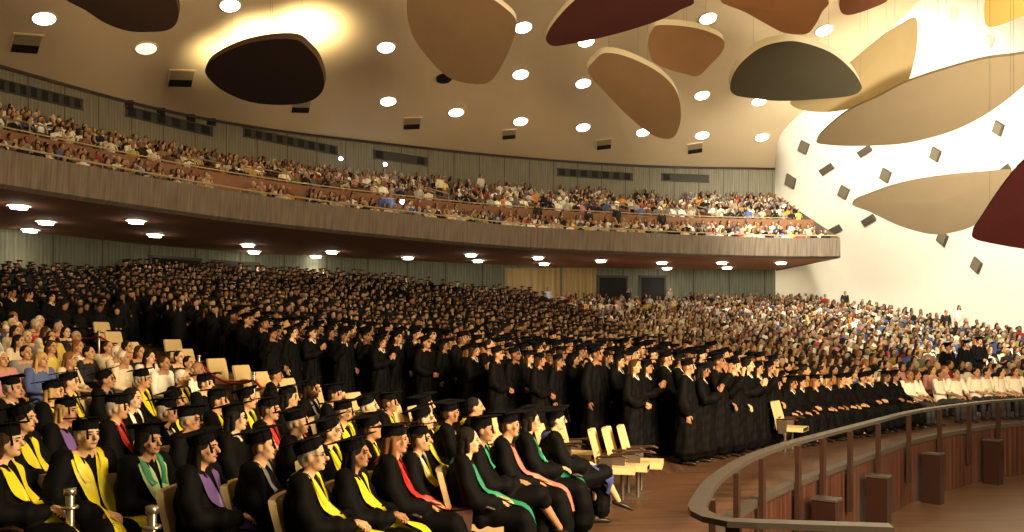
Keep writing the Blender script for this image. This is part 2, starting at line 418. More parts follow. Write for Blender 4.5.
# slot windows high in the back wall
def along(bv, p0, p1, n):
    return [hit(bv, p0[0]+(p1[0]-p0[0])*k/n, p0[1]+(p1[1]-p0[1])*k/n)[0] for k in range(n+1)]
SLOTS = [((-4,84),(83,105),8,7),((125,111),(213,132),6,5),((243,132),(338,151),9,7),((373,154),(428,162),4,0),((557,172),(633,177),7,7),((661,177),(709,179),4,0)]
for j, (p0, p1, n, sq) in enumerate(SLOTS):
    pts = along(bv_up, p0, p1, 12)
    root = struct(empty('window_%d' % (j+1), pts[0])); b0 = Vector(pts[0]); h = .25
    out = []
    for p in pts:
        nv = Vector((3, 8, 0))-Vector((p.x, p.y, 0)); nv.normalize(); out.append((p-b0)+nv*.03)
    mb = MB(); grid(mb, [[(p.x, p.y, p.z-h) for p in out], [(p.x, p.y, p.z+h) for p in out]])
    mb.build('window_recess', m_dark, root)
    mb = MB()
    for k in range(n):
        if sq == 0 and k not in (0, n-1) and j != 5: continue
        if j == 5 and k > 0: continue
        a = out[0].lerp(out[-1], 0); 
        f0 = (k+.2)/n; f1 = (k+.75)/n
        def at(f):
            x = f*12; i0 = min(int(x), 11); return out[i0].lerp(out[i0+1], x-i0)
        q0, q1 = at(f0), at(f1); nv = (Vector((3, 8, 0))-Vector((b0.x, b0.y, 0))).normalized()*.03
        mb.add([q0+nv-Vector((0,0,h*.85)), q1+nv-Vector((0,0,h*.85)), q1+nv+Vector((0,0,h*.85)), q0+nv+Vector((0,0,h*.85))], [(0,1,2,3)])
    mb.build('window_pane', m_black, root)
    mb = MB()
    mb.tube([p+Vector((0,0,h)) for p in out], .04, 5); mb.tube([p-Vector((0,0,h)) for p in out], .04, 5)
    mb.build('window_frame', m_wall, root)
mb = MB()
for px, py in ((128,104.5),(160,111),(190,117),(211,121)):
    p, nn = hit(bv_up, px, py); nv = (Vector((3,8,0))-Vector((p.x,p.y,0))).normalized()
    mb.box(p+nv*.02, (.5, .1, .5), math.atan2(nv.y, nv.x)+PI/2)
struct(mb.build('window_7', m_black))

# doors and lit wall panels at the back of the lower floor
def wall_rect(bv, x0, x1, ytop, hh=2.6, off=.05):
    a = hit(bv, x0, ytop)[0]; b = hit(bv, x1, ytop)[0]
    nv = (Vector((5, 8, 0))-Vector((a.x, a.y, 0))).normalized()*off
    return a+nv, b+nv
DOORS = [(150,200,257),(213,258,262),(598,627,277),(640,665,277)]
for j, (x0, x1, yt) in enumerate(DOORS):
    a, b = wall_rect(bv_low, x0, x1, yt); zb = zf(a.x, a.y)
    root = struct(empty('door_%d' % (j+1), (a.x, a.y, zb)))
    o = Vector(root.location); mid_ = (a+b)/2; h = a.z-zb; ang = math.atan2((b-a).y, (b-a).x); wd = (b-a).length
    c = Vector((mid_.x, mid_.y, zb+h/2))-o
    MB().box(c, (wd, .06, h), ang).build('door_leaf', m_black if j != 1 else m_dark, root)
    mb = MB(); 
    for q in (a, b): mb.box(Vector((q.x, q.y, zb+h/2))-o, (.14, .14, h+.1), ang)
    mb.box(Vector((mid_.x, mid_.y, a.z+.05))-o, (wd+.2, .14, .14), ang); mb.build('door_frame', m_rail, root)
m_panel = stripes('light_wood_panel', (.42, .30, .14), (.36, .25, .11), 3, 'U', noise=.15)
mb = MB()
for x0, x1 in ((505,560),(562,596)):
    a, b = wall_rect(bv_low, x0, x1, 268, off=.04); mb.add([(a.x,a.y,zf(a.x,a.y)),(b.x,b.y,zf(b.x,b.y)),b,a], [(0,1,2,3)], 0, [(0,0),(3,0),(3,1),(0,1)])
struct(mb.build('trim_2', m_panel))

# ------------------------------------------------------------------ lamps
lamp_root = None
def lamp_disc(name, p, nrm, r, mat, drop=.07):
    root = empty(name, p); root.rotation_euler = nrm.to_track_quat('Z', 'Y').to_euler()
    mb = MB(); mb.tube([(0,0,-.02),(0,0,drop)], r*.9 if drop < .1 else r*.7, 20, caps=False); mb.build('lamp_glass', mat, root, True)
    mb = MB(); n = 24
    rr = [[(math.cos(2*PI*k/n)*q, math.sin(2*PI*k/n)*q, z) for k in range(n+1)] for q, z in ((r*.9,.0),(r*.92,.04),(r*1.1,.04),(r*1.16,-.02))]
    grid(mb, rr); mb.build('lamp_ring', m_trimw, root, True)
    return root
CL = [(44,18),(230,5),(386,47),(388,101),(456,112),(523,27),(520.5,74),(520.5,121),(583,83),(586,41),(583,127),(643,132),(702,95),(702,135),(708,18),(762,137),(759,101),(824,30)]
CLL = ['above the slot window at the top left','between the cut off dark panel and the big tan panel','beside the big tan panel, level with its middle','below left of the big tan panel','directly below the big tan panel','touching the right edge of the big tan panel','in the middle of the open ceiling between tan panels','low on the ceiling, above a hatch, left of the long tan panel','at the left corner of the long tan panel','at the lower edge of the dark maroon panel','low on the ceiling beneath the long tan panel','at the bottom tip of the long tan panel','right of the long tan panel, level with its middle','right of the long tan panel bottom, above a hatch','above the small tan panel','lowest and farthest right on the ceiling near the white wall','half behind the lower edge of the grey panel','between the orange brown panel and the white wall']
ld = bpy.data.lights.new('ceiling_lamp_light', 'SPOT'); ld.energy = 240; ld.color = (1, .80, .50); ld.spot_size = 2.2; ld.spot_blend = .7; ld.shadow_soft_size = .4
for (px, py), w_ in zip(CL, CLL):
    p, nn = hit(bv_ceil, px, py)
    if nn.z > 0: nn = -nn
    o = lamp_disc('ceiling_lamp', p, nn, .46, m_lamp); tag(o, 'round ceiling lamp '+w_, 'ceiling lamp', 'round ceiling lamps')
    light('SPOT', 'ceiling_lamp_light', p+nn*.4, p+nn*.4+Vector((.15,-.25,-1)), 0, WARM, data=ld)
p, nn = hit(bv_ceil, 146, 48); nn = -nn if nn.z > 0 else nn
tag(lamp_disc('ceiling_lamp', p, nn, .5, m_lampoff), 'dim yellowish ceiling lamp below the dark brown panel', 'ceiling lamp')
SL = [(19,205),(46,221),(30,229),(136,220),(155,234),(248,244),(254,251),(332,251),(316,255.5),(408,257),(471,254),(478,260),(538,257),(544,263),(601,260),(662,262),(722,262),(781,262),(528,266),(574,267.5),(622,268.5),(667,267.5),(727,267),(478,265.5)]
ls = bpy.data.lights.new('balcony_lamp_light', 'SPOT'); ls.energy = 120; ls.color = (1, .82, .52); ls.spot_size = 2.5; ls.spot_blend = .8; ls.shadow_soft_size = .2
ORD = sorted(range(len(SL)), key=lambda i: SL[i][0])
words = ['first','second','third','fourth','fifth','sixth','seventh','eighth','ninth','tenth','eleventh','twelfth','thirteenth','fourteenth','fifteenth','sixteenth','seventeenth','eighteenth','nineteenth','twentieth','twenty-first','twenty-second','twenty-third','twenty-fourth','twenty-fifth','twenty-sixth','twenty-seventh','twenty-eighth','twenty-ninth','thirtieth']
def ordw(i): return words[i] if i < len(words) else str(i+1)+'th'
for rk, i in enumerate(ORD):
    px, py = SL[i]; p, nn = hit(bv_soff, px, py)
    if p is None: continue
    if nn.z > 0: nn = -nn
    o = lamp_disc('balcony_lamp', p, nn, .40, m_lampb, .14); tag(o, 'flat round lamp under the balcony, %s lamp counted from the left' % ordw(rk), 'ceiling lamp', 'round lamps under the balcony')
    light('SPOT', 'balcony_lamp_light', p+nn*.25, p-Vector((0,0,3)), 0, WARM, data=ls)

# hatches in the ceiling
HT = [(26,43,24),(181,78,22),(301,106,17),(412,123,16),(509,134,13),(604,144,14),(695,148,14)]
HW = ['above the slot windows at the top left','left of the dark oval panel','under the right end of the dark oval panel','below two lamps left of the big tan panel bottom','below the big tan panel','left of the long tan panel tip','right of the long tan panel tip']
for (px, py, wpx), w_ in zip(HT, HW):
    p, nn = hit(bv_ceil, px, py); nn = -nn if nn.z > 0 else nn
    inw = (Vector((3, 8, p.z))-p); inw = (inw-nn*inw.dot(nn)).normalized(); sd = nn.cross(inw).normalized(); s = FPX/p.y; ww = wpx/s/2
    root = empty('ceiling_hatch', p)
    def q(a, b, h=0): return sd*a+inw*b+nn*h
    mb = MB()
    H = ww*1.3
    mb.prism([q(-ww*1.15,-H*1.1,0), q(ww*1.15,-H*1.1,0), q(ww*1.15,H*1.1,0), q(-ww*1.15,H*1.1,0)], nn*.05); mb.build('hatch_frame', m_ceil, root)
    mb = MB(); mb.prism([q(-ww,-H,.05), q(ww,-H,.05), q(ww,-H*.1,.05), q(-ww,-H*.1,.05)], nn*.02); mb.build('hatch_dark_plate', m_black, root)  # black plate paints the dark inside of the hatch
    mb = MB(); mb.prism([q(-ww,-H*.1,.05), q(ww,-H*.1,.05), q(ww,H,.05), q(-ww,H,.05)], nn*.015); mb.build('hatch_reveal', M('hatch_reveal', (.42,.33,.21), .8), root)
    tag(root, 'dark hatch in the ceiling '+w_, 'hatch', 'hatches in the ceiling')
p, nn = hit(bv_ceil, 444, 78); nn = -nn if nn.z > 0 else nn
mb = MB(); mb.tube([(0,0,0),(0,0,.08)], .45, 20, caps=False); o = mb.build('ceiling_port', m_black); o.location = p; o.rotation_euler = nn.to_track_quat('Z','Y').to_euler()
tag(o, 'dark round opening in the ceiling at the lower left edge of the big tan panel', 'opening')

# ------------------------------------------------------------------ hanging cloud panels
def smooth_outline(pts, per=5):
    n = len(pts); out = []
    for i in range(n):
        a, b, c, d = [np.array(pts[(i+j-1) % n], float) for j in range(4)]
        for k in range(per):
            t = k/per; out.append(.5*((2*b)+(c-a)*t+(2*a-5*b+4*c-d)*t*t+(3*b-a-3*c+d)*t**3))
    return out
m_rimd = M('panel_rim_dark', (.10,.06,.035), .8)
m_rim_lit = M('panel_rim_lit', (.9, .84, .66), .7)  # cream colour paints the spotlight caught by rims and top boards
PAN = [
 ('dark brown rounded panel cut by the top edge of the picture', [(66,0),(85,10),(105,23),(128,31),(150,32),(168,30),(177,22),(178,8),(170,-10),(140,-24),(90,-22),(60,-10)], 24, (0,-.45,-.9), (.055,.03,.02), .25),
 ('unlit oval panel, almost black, with the bright glow behind it', [(205,70),(212,60),(230,50),(250,43),(275,39),(297,40),(308,48),(318,60),(324,78),(322,92),(308,102),(280,105),(250,102),(225,92),(210,80)], 31, (-.1,-.5,-.86), (.022,.012,.010), .3),  # near-black colour paints the unlit underside
 ('big tan panel with a brightly lit rim hanging left of the picture middle', [(407,0),(408,20),(415,40),(430,60),(445,75),(460,82),(480,84),(492,80),(502,65),(510,48),(516,30),(515,18),(505,8),(490,-2),(460,-12),(430,-14),(410,-8)], 27, (0,-.5,-.86), (.24,.15,.078), .25),
 ('dark maroon panel with a thin brightly lit rim at the top middle', [(546,40),(549,30),(560,15),(575,0),(600,-18),(660,-22),(694,0),(680,10),(660,20),(630,30),(600,38),(570,44),(553,46)], 27, (0,-.5,-.86), (.07,.018,.016), .25),
 ('long tan panel with a brightly lit rim slanting down to the right', [(588,72),(595,60),(605,53),(625,56),(650,67),(668,80),(678,95),(681,115),(678,130),(672,138),(660,138),(645,130),(625,113),(605,92)], 36, (.05,-.5,-.86), (.38,.23,.12), .35),
 ('small tan five sided panel with a brightly lit rim', [(648,42),(652,30),(660,25),(690,27),(712,33),(724,41),(722,52),(710,65),(698,76),(685,74),(665,68),(652,60)], 36, (.05,-.5,-.86), (.36,.20,.10), .35),
 ('orange brown panel cut by the top edge near the white wall', [(720,0),(745,12),(768,25),(785,33),(806,34),(815,25),(822,12),(828,0),(800,-18),(750,-14)], 28, (0,-.5,-.86), (.28,.125,.05), .2),
 ('small red brown panel corner at the top edge', [(840,0),(841,12),(850,15),(870,9),(888,0),(880,-10),(850,-10)], 30, (0,-.5,-.86), (.2,.07,.03), .2),
 ('dark olive grey half oval panel with a brightly lit rim', [(730,88),(733,75),(742,62),(760,48),(780,42),(800,42),(830,52),(850,68),(860,82),(861,90),(850,96),(820,99),(780,101),(750,98),(735,95)], 35, (0,-.5,-.86), (.085,.07,.04), .4),
 ('pale yellow leaf shaped panel against the white wall', [(790,103),(802,97),(830,78),(852,61),(880,38),(900,25),(916,19),(917,45),(912,70),(904,87),(880,97),(860,106),(830,112),(802,110)], 37, (-.4,-.8,-.45), (.42,.31,.15), .2),
 ('ochre panel corner at the top right edge', [(987,-4),(984,10),(987,26),(1000,25),(1020,17),(1045,6),(1045,-20),(1000,-20)], 28, (-.4,-.5,-.75), (.30,.17,.035), .2),
 ('largest pointed tan panel in front of the white wall', [(816,141),(830,125),(850,110),(880,96),(905,83),(940,71),(980,60),(1010,56),(1032,55),(1034,75),(1015,93),(1000,105),(980,118),(955,130),(930,138),(900,144),(860,146),(830,145)], 34, (-.45,-.55,-.7), (.26,.185,.10), .2),
 ('tan leaf shaped panel below the largest pointed tan panel', [(852,204),(870,195),(900,185),(940,178),(985,174),(1013,173),(1010,185),(995,205),(975,225),(950,233),(930,234),(900,226),(870,212)], 36, (-.45,-.55,-.7), (.36,.265,.155), .2),
 ('dark maroon panel cut by the right picture edge', [(972,233),(980,220),(1000,190),(1024,162),(1060,140),(1075,200),(1055,252),(1024,249),(990,243),(975,239)], 22, (-.45,-.6,-.6), (.085,.016,.016), .2)]
for label, outl, D, nrm, col, th in PAN:
    n_ = Vector(nrm).normalized(); pts = smooth_outline(outl, 4)
    cx = sum(p[0] for p in pts)/len(pts); cy = sum(p[1] for p in pts)/len(pts)
    c0 = rdir(cx, cy)*D+Vector((0,0,EYE)); out = []
    for p in pts:
        d = rdir(p[0], p[1]); t = (c0-Vector((0,0,EYE))).dot(n_)/d.dot(n_); out.append(d*t+Vector((0,0,EYE)))
    root = empty('cloud_panel', c0); o3 = [p-c0 for p in out]
    up = -n_*th; N = len(o3)
    m_ = M('panel_paint', col, .8, noise=.08, nscale=1.5)
    # underside slightly dished, then a rim and a flat top
    mb = MB(); mb.add([Vector((0,0,0))-n_*-.06]+o3, [(0, i+1, (i+1) % N+1) for i in range(N)]); mb.build('underside', m_, root, False)
    mb = MB(); mb.add(o3+[p+up for p in o3], [(i, (i+1) % N, N+(i+1) % N, N+i) for i in range(N)]); mb.build('rim', m_rimd if col[0] < .06 else (m_ if nrm[0] < -.2 else m_rim_lit), root)
    mb = MB(); mb.add([up]+[p+up for p in o3], [(0, i+1, (i+1) % N+1) for i in range(N)]); mb.build('top_board', m_rim_lit, root)
    mb = MB()
    for k in range(0, N, max(1, N//4)):
        a = o3[k]*.6+up; h_ = bv_ceil.ray_cast(c0+a, Vector((0,0,1)), 60)[0]
        top = h_-c0 if h_ is not None else a+Vector((0,0,3))
        mb.tube([a, top], .004, 4, caps=False)
    mb.build('cable', m_dark, root)
    tag(root, label, 'ceiling panel', 'hanging cloud panels')
# uplighter lamps resting above the dark oval panel: they throw the glow on the ceiling
for px, py, D, e in ((308,40,40.5,1500),(262,50,40.5,1300),(226,66,41,500)):
    p = rdir(px, py)*D+Vector((0,0,EYE-.6)); q, _ = hit(bv_ceil, px, py)
    light('SPOT', 'panel_uplight', p, q+Vector((0,0,2.5)), e, (1,.80,.42), .25, 2.3, 1)

# loudspeaker plates on the white wall
SP = [(955,13,0),(990,41,0),(930,71,0),(999,128,1),(936,154,1),(886,175,1),(865,151,2),(844,192,1),(827,169,2),(804,147,1),(791,181,1),(869,220,2),(943,238,1),(977,265,1),(835,230,2),(1004,171,2)]
SW = ['pale plate at the very top of the white wall','pale plate between the ochre and the largest tan panel','pale plate peeping over the largest tan panel','grey box near the right edge under the largest tan panel','grey box between the two tan leaf panels','grey box left of centre between the two tan leaf panels','dark slanted box right under the largest tan panel','grey box in line with the tip of the lower leaf panel','dark slanted box left of the leaf panels','grey box highest near the ceiling corner','grey box low beside the slatted wall corner','dark slanted box below the lower leaf panel tip','grey box touching the bottom of the lower leaf panel','lowest grey box on the bare white wall','small dark box just above the balcony end','dark slanted box behind the top of the lower leaf panel']
for (px, py, k), w_ in zip(SP, SW):
    p, nn = hit(bv_right, px, py)
    if nn.dot(p-Vector((0,0,EYE))) > 0: nn = -nn
    sd = Vector((0,0,1)).cross(nn).normalized(); up = nn.cross(sd).normalized()
    rot = Matrix.Rotation(-.72 if k != 2 else .32, 4, nn); sd = rot @ sd; up = rot @ up
    s = FPX/p.y; vfac = max(.35, abs(nn.dot((p-Vector((0,0,EYE))).normalized())))
    a, b = (3.8/s/vfac, 6.4/s) if k < 2 else (6.2/s/vfac, 3.4/s)
    if k == 0: a, b = a*.9, b*.9
    root = empty('wall_speaker', p)
    mb = MB(); mb.prism([-sd*a-up*b, sd*a-up*b, sd*a+up*b, -sd*a+up*b], nn*.10); mb.build('housing', m_speakerf if k else m_speakerp, root)
    a *= .8; b *= .84
    mb = MB(); mb.prism([-sd*a-up*b+nn*.10, sd*a-up*b+nn*.10, sd*a+up*b+nn*.10, -sd*a+up*b+nn*.10], nn*.03); mb.build('grille', m_speaker if k == 1 else (m_speakerf if k == 2 else m_speakerp), root)
    tag(root, w_, 'speaker', 'boxes mounted on the white wall')

# ------------------------------------------------------------------ railing round the pit
def path_at(P, px):   # point of a plan curve seen at image column px
    c = [512+FPX*p[0]/p[1] for p in P]; i = int(np.argmin(np.abs(np.array(c)-px))); return P[i]
root = empty('pit_railing', (1.62, 7.5, 0)); o0 = Vector(root.location)
rail_path = np.concatenate([near_seg[::-1][:-1], KB[:-8]])
rail_path = spline([tuple(p) for p in rail_path[::3]], 150)
RZ = .62
tg = np.gradient(rail_path, axis=0); tg /= np.linalg.norm(tg, axis=1)[:, None]; nr = np.stack([tg[:, 1], -tg[:, 0]], 1)
mb = MB(); a = rail_path+nr*.08; b = rail_path-nr*.08
rws = [[Vector((p[0], p[1], z))-o0 for p in q] for q, z in ((a, RZ-.05), (a, RZ), (b, RZ), (b, RZ-.05), (a, RZ-.05))]
grid(mb, rws); mb.build('handrail', m_rail, root, False)
def post(p, t, z0=0):
    mb = MB(); mb.box(Vector((p[0]+t[1]*.09, p[1]-t[0]*.09, (RZ-.05+z0)/2))-o0, (.06, .12, RZ-.05-z0), math.atan2(t[1], t[0])-PI/2); mb.build('post', m_darkwood, root)
for px in (727, 757, 789, 818, 846, 875, 903, 933, 965, 997, 1030):
    p = path_at(KB, px); i = int(np.argmin(np.linalg.norm(rail_path-p, axis=1))); post(p, tg[i], -.75)
post(rail_path[6], tg[6], -.4)
post(rail_path[12], tg[12], -.4)
tag(root, 'curved dark railing with flat grey brown handrail round the sunken pit', 'railing')
PW = ['nearest the short end of the railing','second from the railing corner','third from the railing corner','farthest along the pit wall','beyond the picture edge on the pit wall']
for px, w_ in zip((811, 864, 922, 986), PW):
    p = path_at(KB, px-6); i = int(np.argmin(np.linalg.norm(KB-p, axis=1))); t = KB[min(i+1, 119)]-KB[i-1]; t /= np.linalg.norm(t); nn = np.array((t[1], -t[0]))
    c = p+nn*.32
    root = empty('pit_post', (c[0], c[1], PITZ)); ang = math.atan2(t[1], t[0])
    mb = MB(); mb.box((0, 0, .5), (.26, .34, 1.0), ang); mb.build('post_body', m_pitw, root)
    mb = MB(); mb.box((0, 0, 1.01), (.29, .37, .03), ang); mb.build('post_top', m_rail, root)
    tag(root, 'square brown wooden block standing in the pit, '+w_, 'post', 'wooden blocks inside the pit')

# ------------------------------------------------------------------ seats
def make_seat():
    root = empty('theatre_seat', (0,0,0))
    mb = MB()   # backrest: curved slab leaning back, forward is +Y
    nn = 7; rows = []
    for z, y, w_ in ((.40,-.17,.24),(.62,-.205,.25),(.86,-.27,.245),(.915,-.285,.225)):
        rows.append([((k/(nn-1)*2-1)*w_, y-.03*math.cos((k/(nn-1)*2-1)*1.4)+.0, z) for k in range(nn)])
    back = [[(x, y-.05, z) for x, y, z in r] for r in rows]
    grid(mb, rows); grid(mb, [r[::-1] for r in back])
    grid(mb, [[rows[i][0], back[i][0]] for i in range(4)]); grid(mb, [[back[i][-1], rows[i][-1]] for i in range(4)])
    grid(mb, [rows[-1], back[-1]]); grid(mb, [back[0], rows[0]])
    mb.build('backrest', m_seat, root, True)
    mb = MB(); mb.box((0, .04, .42), (.46, .42, .08)); mb.box((0, .235, .42), (.42, .03, .065)); mb.build('seat_pad', m_seat, root)
    mb = MB(); mb.box((0,-.255,.52), (.40,.03,.22), mat=Matrix.Rotation(-.12, 4, 'X')); mb.build('back_shell', m_seatm, root)
    for s in (-1, 1):
        mb = MB(); mb.tube([(s*.27,-.2,.60),(s*.27,.1,.62),(s*.27,.16,.60)], [.02,.026,.02], 8, sy=.7); mb.build('armrest', m_darkwood, root)
        mb = MB(); mb.prism([(s*.27-.012,-.20,.58),(s*.27-.012,-.02,.60),(s*.27-.012,-.04,.34),(s*.27-.012,-.18,.34)], (.024,0,0)); mb.tube([(s*.27,-.06,.34),(s*.27,-.06,.02)], .025, 8); mb.box((s*.27,-.06,.01), (.07,.26,.02)); mb.build('leg', m_seatm, root)
    return root
seat0 = make_seat(); seat_used = False
def put_seat(p, rz, label, group='cream theatre seats'):
    global seat_used
    s = seat0 if not seat_used else copy_tree(seat0); seat_used = True
    s.location = p; s.rotation_euler = (0, 0, rz); tag(s, label, 'seat', group); return s

# ------------------------------------------------------------------ people
def remesh(mb, vox, smooth=2, wob=0):
    me = mb.mesh('tmp', [m_skin]); ob = bpy.data.objects.new('tmp', me); C.objects.link(ob)
    md = ob.modifiers.new('r', 'REMESH'); md.mode = 'VOXEL'; md.voxel_size = vox; md.use_smooth_shade = True
    if smooth: s = ob.modifiers.new('s', 'SMOOTH'); s.factor = .5; s.iterations = smooth
    dg = bpy.context.evaluated_depsgraph_get(); dg.update()
    out = bpy.data.meshes.new_from_object(ob.evaluated_get(dg), depsgraph=dg)
    bpy.data.objects.remove(ob); bpy.data.meshes.remove(me)
    if wob:
        n = len(out.vertices); co_ = np.empty(n*3); out.vertices.foreach_get('co', co_); co_ = co_.reshape(-1, 3)
        no = np.array([v.normal for v in out.vertices])
        a = np.arctan2(co_[:, 0], co_[:, 1]-.05)
        d = wob*(np.sin(a*11+co_[:, 2]*5)*.6+np.sin(a*7-co_[:, 2]*9+1.3)*.6+np.sin(co_[:, 2]*38+co_[:, 0]*25)*.35)
        d *= np.clip((1.5-co_[:, 2])*2, .25, 1)
        co_ += no*d[:, None]; out.vertices.foreach_set('co', co_.ravel()); out.update()
    return out
def finish(me, mats):
    me.materials.clear()
    for m_ in mats: me.materials.append(m_)
    me.polygons.foreach_set('use_smooth', [True]*len(me.polygons)); me.update(); return me
def join(me, mb, mats):
    """append the extra small shapes of mb (already with material indexes) to me"""
    n = len(me.vertices); vs = np.empty(n*3); me.vertices.foreach_get('co', vs); vs = [tuple(v) for v in vs.reshape(-1, 3)]
    fs = [tuple(p.vertices) for p in me.polygons]; mi = [p.material_index for p in me.polygons]
    fs += [tuple(i+n for i in f) for f in mb.f]; mi += mb.m; vs += mb.v
    out = bpy.data.meshes.new('body'); out.from_pydata(vs, [], fs)
    for m_ in mats: out.materials.append(m_)
    out.polygons.foreach_set('material_index', mi); out.polygons.foreach_set('use_smooth', [True]*len(fs)); out.update()
    bpy.data.meshes.remove(me); return out

def head_shapes(mb, hc, tilt=0, male=True):
    """skull, jaw, nose, brow, ears and neck round the head centre hc"""
    x, y, z = hc
    mb.ell((x, y-.008, z+.02), (.076, .095, .10)); mb.ell((x, y+.02, z-.045), (.058, .068, .068))
    mb.ell((x, y+.066, z-.085), (.026, .024, .022), 10, 6)
    mb.tube([(x, y+.086, z+.025), (x, y+.112, z-.022)], [.010, .016], 8)
    mb.ell((x, y+.074, z+.034), (.055, .020, .014), 12, 6)
    for s in (-1, 1):
        mb.ell((x+s*.078, y-.008, z-.005), (.010, .022, .032), 8, 6)
        mb.ell((x+s*.038, y+.058, z-.022), (.024, .02, .024), 8, 6)
    mb.tube([(x, y-.03, z-.17), (x, y-.012, z-.05)], [.058 if male else .048, .054 if male else .046], 12)
def face_bits(mb, hc):
    x, y, z = hc
    for s in (-1, 1):
        mb.ell((x+s*.031, y+.083, z+.012), (.014, .008, .007), 8, 6, 2)
        mb.tube([(x+s*.014, y+.093, z+.032), (x+s*.046, y+.084, z+.034)], .0045, 5, mi=2)
    mb.tube([(x-.024, y+.084, z-.055), (x, y+.091, z-.056), (x+.024, y+.084, z-.055)], [.004, .008, .004], 6, mi=1)
def hand(mb, wrist, dirv, palm_n, side, curl=.5):
    """palm, four unequal bent fingers and a thumb leaving the side of the palm"""
    w_ = Vector(wrist); d = Vector(dirv).normalized(); n_ = Vector(palm_n); n_ = (n_-d*n_.dot(d)).normalized(); a = d.cross(n_)*side
    mb.tube([w_-d*.03, w_+d*.02, w_+d*.085], [(.026,.019), (.036,.016), (.038,.014)], 10, up=n_)
    for k, L_ in enumerate((.066, .078, .072, .056)):
        b = w_+d*.088+a*(.028-.0188*k); c = curl*(1+.1*k)
        p1 = b+(d*math.cos(c*.6)+n_*math.sin(c*.6))*L_*.5; p2 = p1+(d*math.cos(c*1.5)+n_*math.sin(c*1.5))*L_*.3; p3 = p2+(d*math.cos(c*2.2)+n_*math.sin(c*2.2))*L_*.25
        mb.tube([b, p1, p2, p3], [.0095, .009, .008, .007], 6)
    b = w_+d*.025+a*.032; mb.tube([b, b+(d*.5+a*.8).normalized()*.038, b+(d*.5+a*.8).normalized()*.038+(d*.9+n_*.4).normalized()*.034], [.013, .010, .008], 6)

def seated(pose, male=True, legs='gown'):
    """joints of a seated figure, forward +Y, floor at z 0"""
    J = dict(hip=Vector((0,-.06,.50)), chest=Vector((0,-.13,.86)), neck=Vector((0,-.115,1.06)), head=Vector((0,-.065,1.185)))
    J['sh'] = {s: Vector((s*.19,-.125,1.02)) for s in (-1, 1)}
    J['knee'] = {s: Vector((s*.13,.40,.50)) for s in (-1, 1)}; J['foot'] = {s: Vector((s*.13,.40,.07)) for s in (-1, 1)}
    J['pel'] = {s: Vector((s*.10,-.04,.49)) for s in (-1, 1)}
    if pose == 'lap':
        J['el'] = {s: Vector((s*.27,-.03,.73)) for s in (-1, 1)}; J['wr'] = {s: Vector((s*.12,.20,.65)) for s in (-1, 1)}; J['hd'] = {s: (-s*.35, 1, -.25) for s in (-1, 1)}
    elif pose == 'clasp':
        J['el'] = {s: Vector((s*.26,-.02,.75)) for s in (-1, 1)}; J['wr'] = {s: Vector((s*.075,.22,.70)) for s in (-1, 1)}; J['hd'] = {s: (-s*.65, .7, -.1) for s in (-1, 1)}
    elif pose == 'rest':
        J['el'] = {-1: Vector((-.29,-.05,.74)), 1: Vector((.27,-.03,.73))}; J['wr'] = {-1: Vector((-.24,.21,.66)), 1: Vector((.10,.24,.64))}; J['hd'] = {-1: (.1,1,-.25), 1: (-.4,1,-.2)}
    elif pose == 'crossed':
        J['knee'] = {1: Vector((.04,.44,.60)), -1: Vector((-.08,.42,.50))}; J['foot'] = {1: Vector((-.04,.66,.26)), -1: Vector((-.10,.42,.07))}
        J['el'] = {s: Vector((s*.26,-.01,.75)) for s in (-1, 1)}; J['wr'] = {s: Vector((s*.07,.25,.71)) for s in (-1, 1)}; J['hd'] = {s: (-s*.6, .8, -.1) for s in (-1, 1)}
    return J
def standing(pose):
    J = dict(hip=Vector((0,0,.92)), chest=Vector((0,-.02,1.22)), neck=Vector((0,-.02,1.44)), head=Vector((0,.02,1.585)))
    J['sh'] = {s: Vector((s*.195,-.02,1.405)) for s in (-1, 1)}
    J['pel'] = {s: Vector((s*.09,0,.88)) for s in (-1, 1)}
    J['knee'] = {s: Vector((s*.11,.03,.48)) for s in (-1, 1)}; J['foot'] = {s: Vector((s*.12,0,.07)) for s in (-1, 1)}
    if pose == 'raised':
        J['el'] = {1: Vector((.30,.10,1.16)), -1: Vector((-.27,.0,1.10))}; J['wr'] = {1: Vector((.26,.27,1.40)), -1: Vector((-.20,.16,.92))}; J['hd'] = {1: (-.05,.15,1), -1: (.3,.6,-.5)}
    elif pose == 'clap':
        J['el'] = {s: Vector((s*.27,.06,1.12)) for s in (-1, 1)}; J['wr'] = {s: Vector((s*.055,.29,1.20)) for s in (-1, 1)}; J['hd'] = {s: (-s*.15,.35,.9) for s in (-1, 1)}
    elif pose == 'down':
        J['el'] = {s: Vector((s*.26,-.03,1.10)) for s in (-1, 1)}; J['wr'] = {s: Vector((s*.27,.05,.86)) for s in (-1, 1)}; J['hd'] = {s: (0,.1,-1) for s in (-1, 1)}
    elif pose == 'clasped':
        J['el'] = {s: Vector((s*.27,.0,1.10)) for s in (-1, 1)}; J['wr'] = {s: Vector((s*.08,.20,.98)) for s in (-1, 1)}; J['hd'] = {s: (-s*.7,.5,-.3) for s in (-1, 1)}
    return J
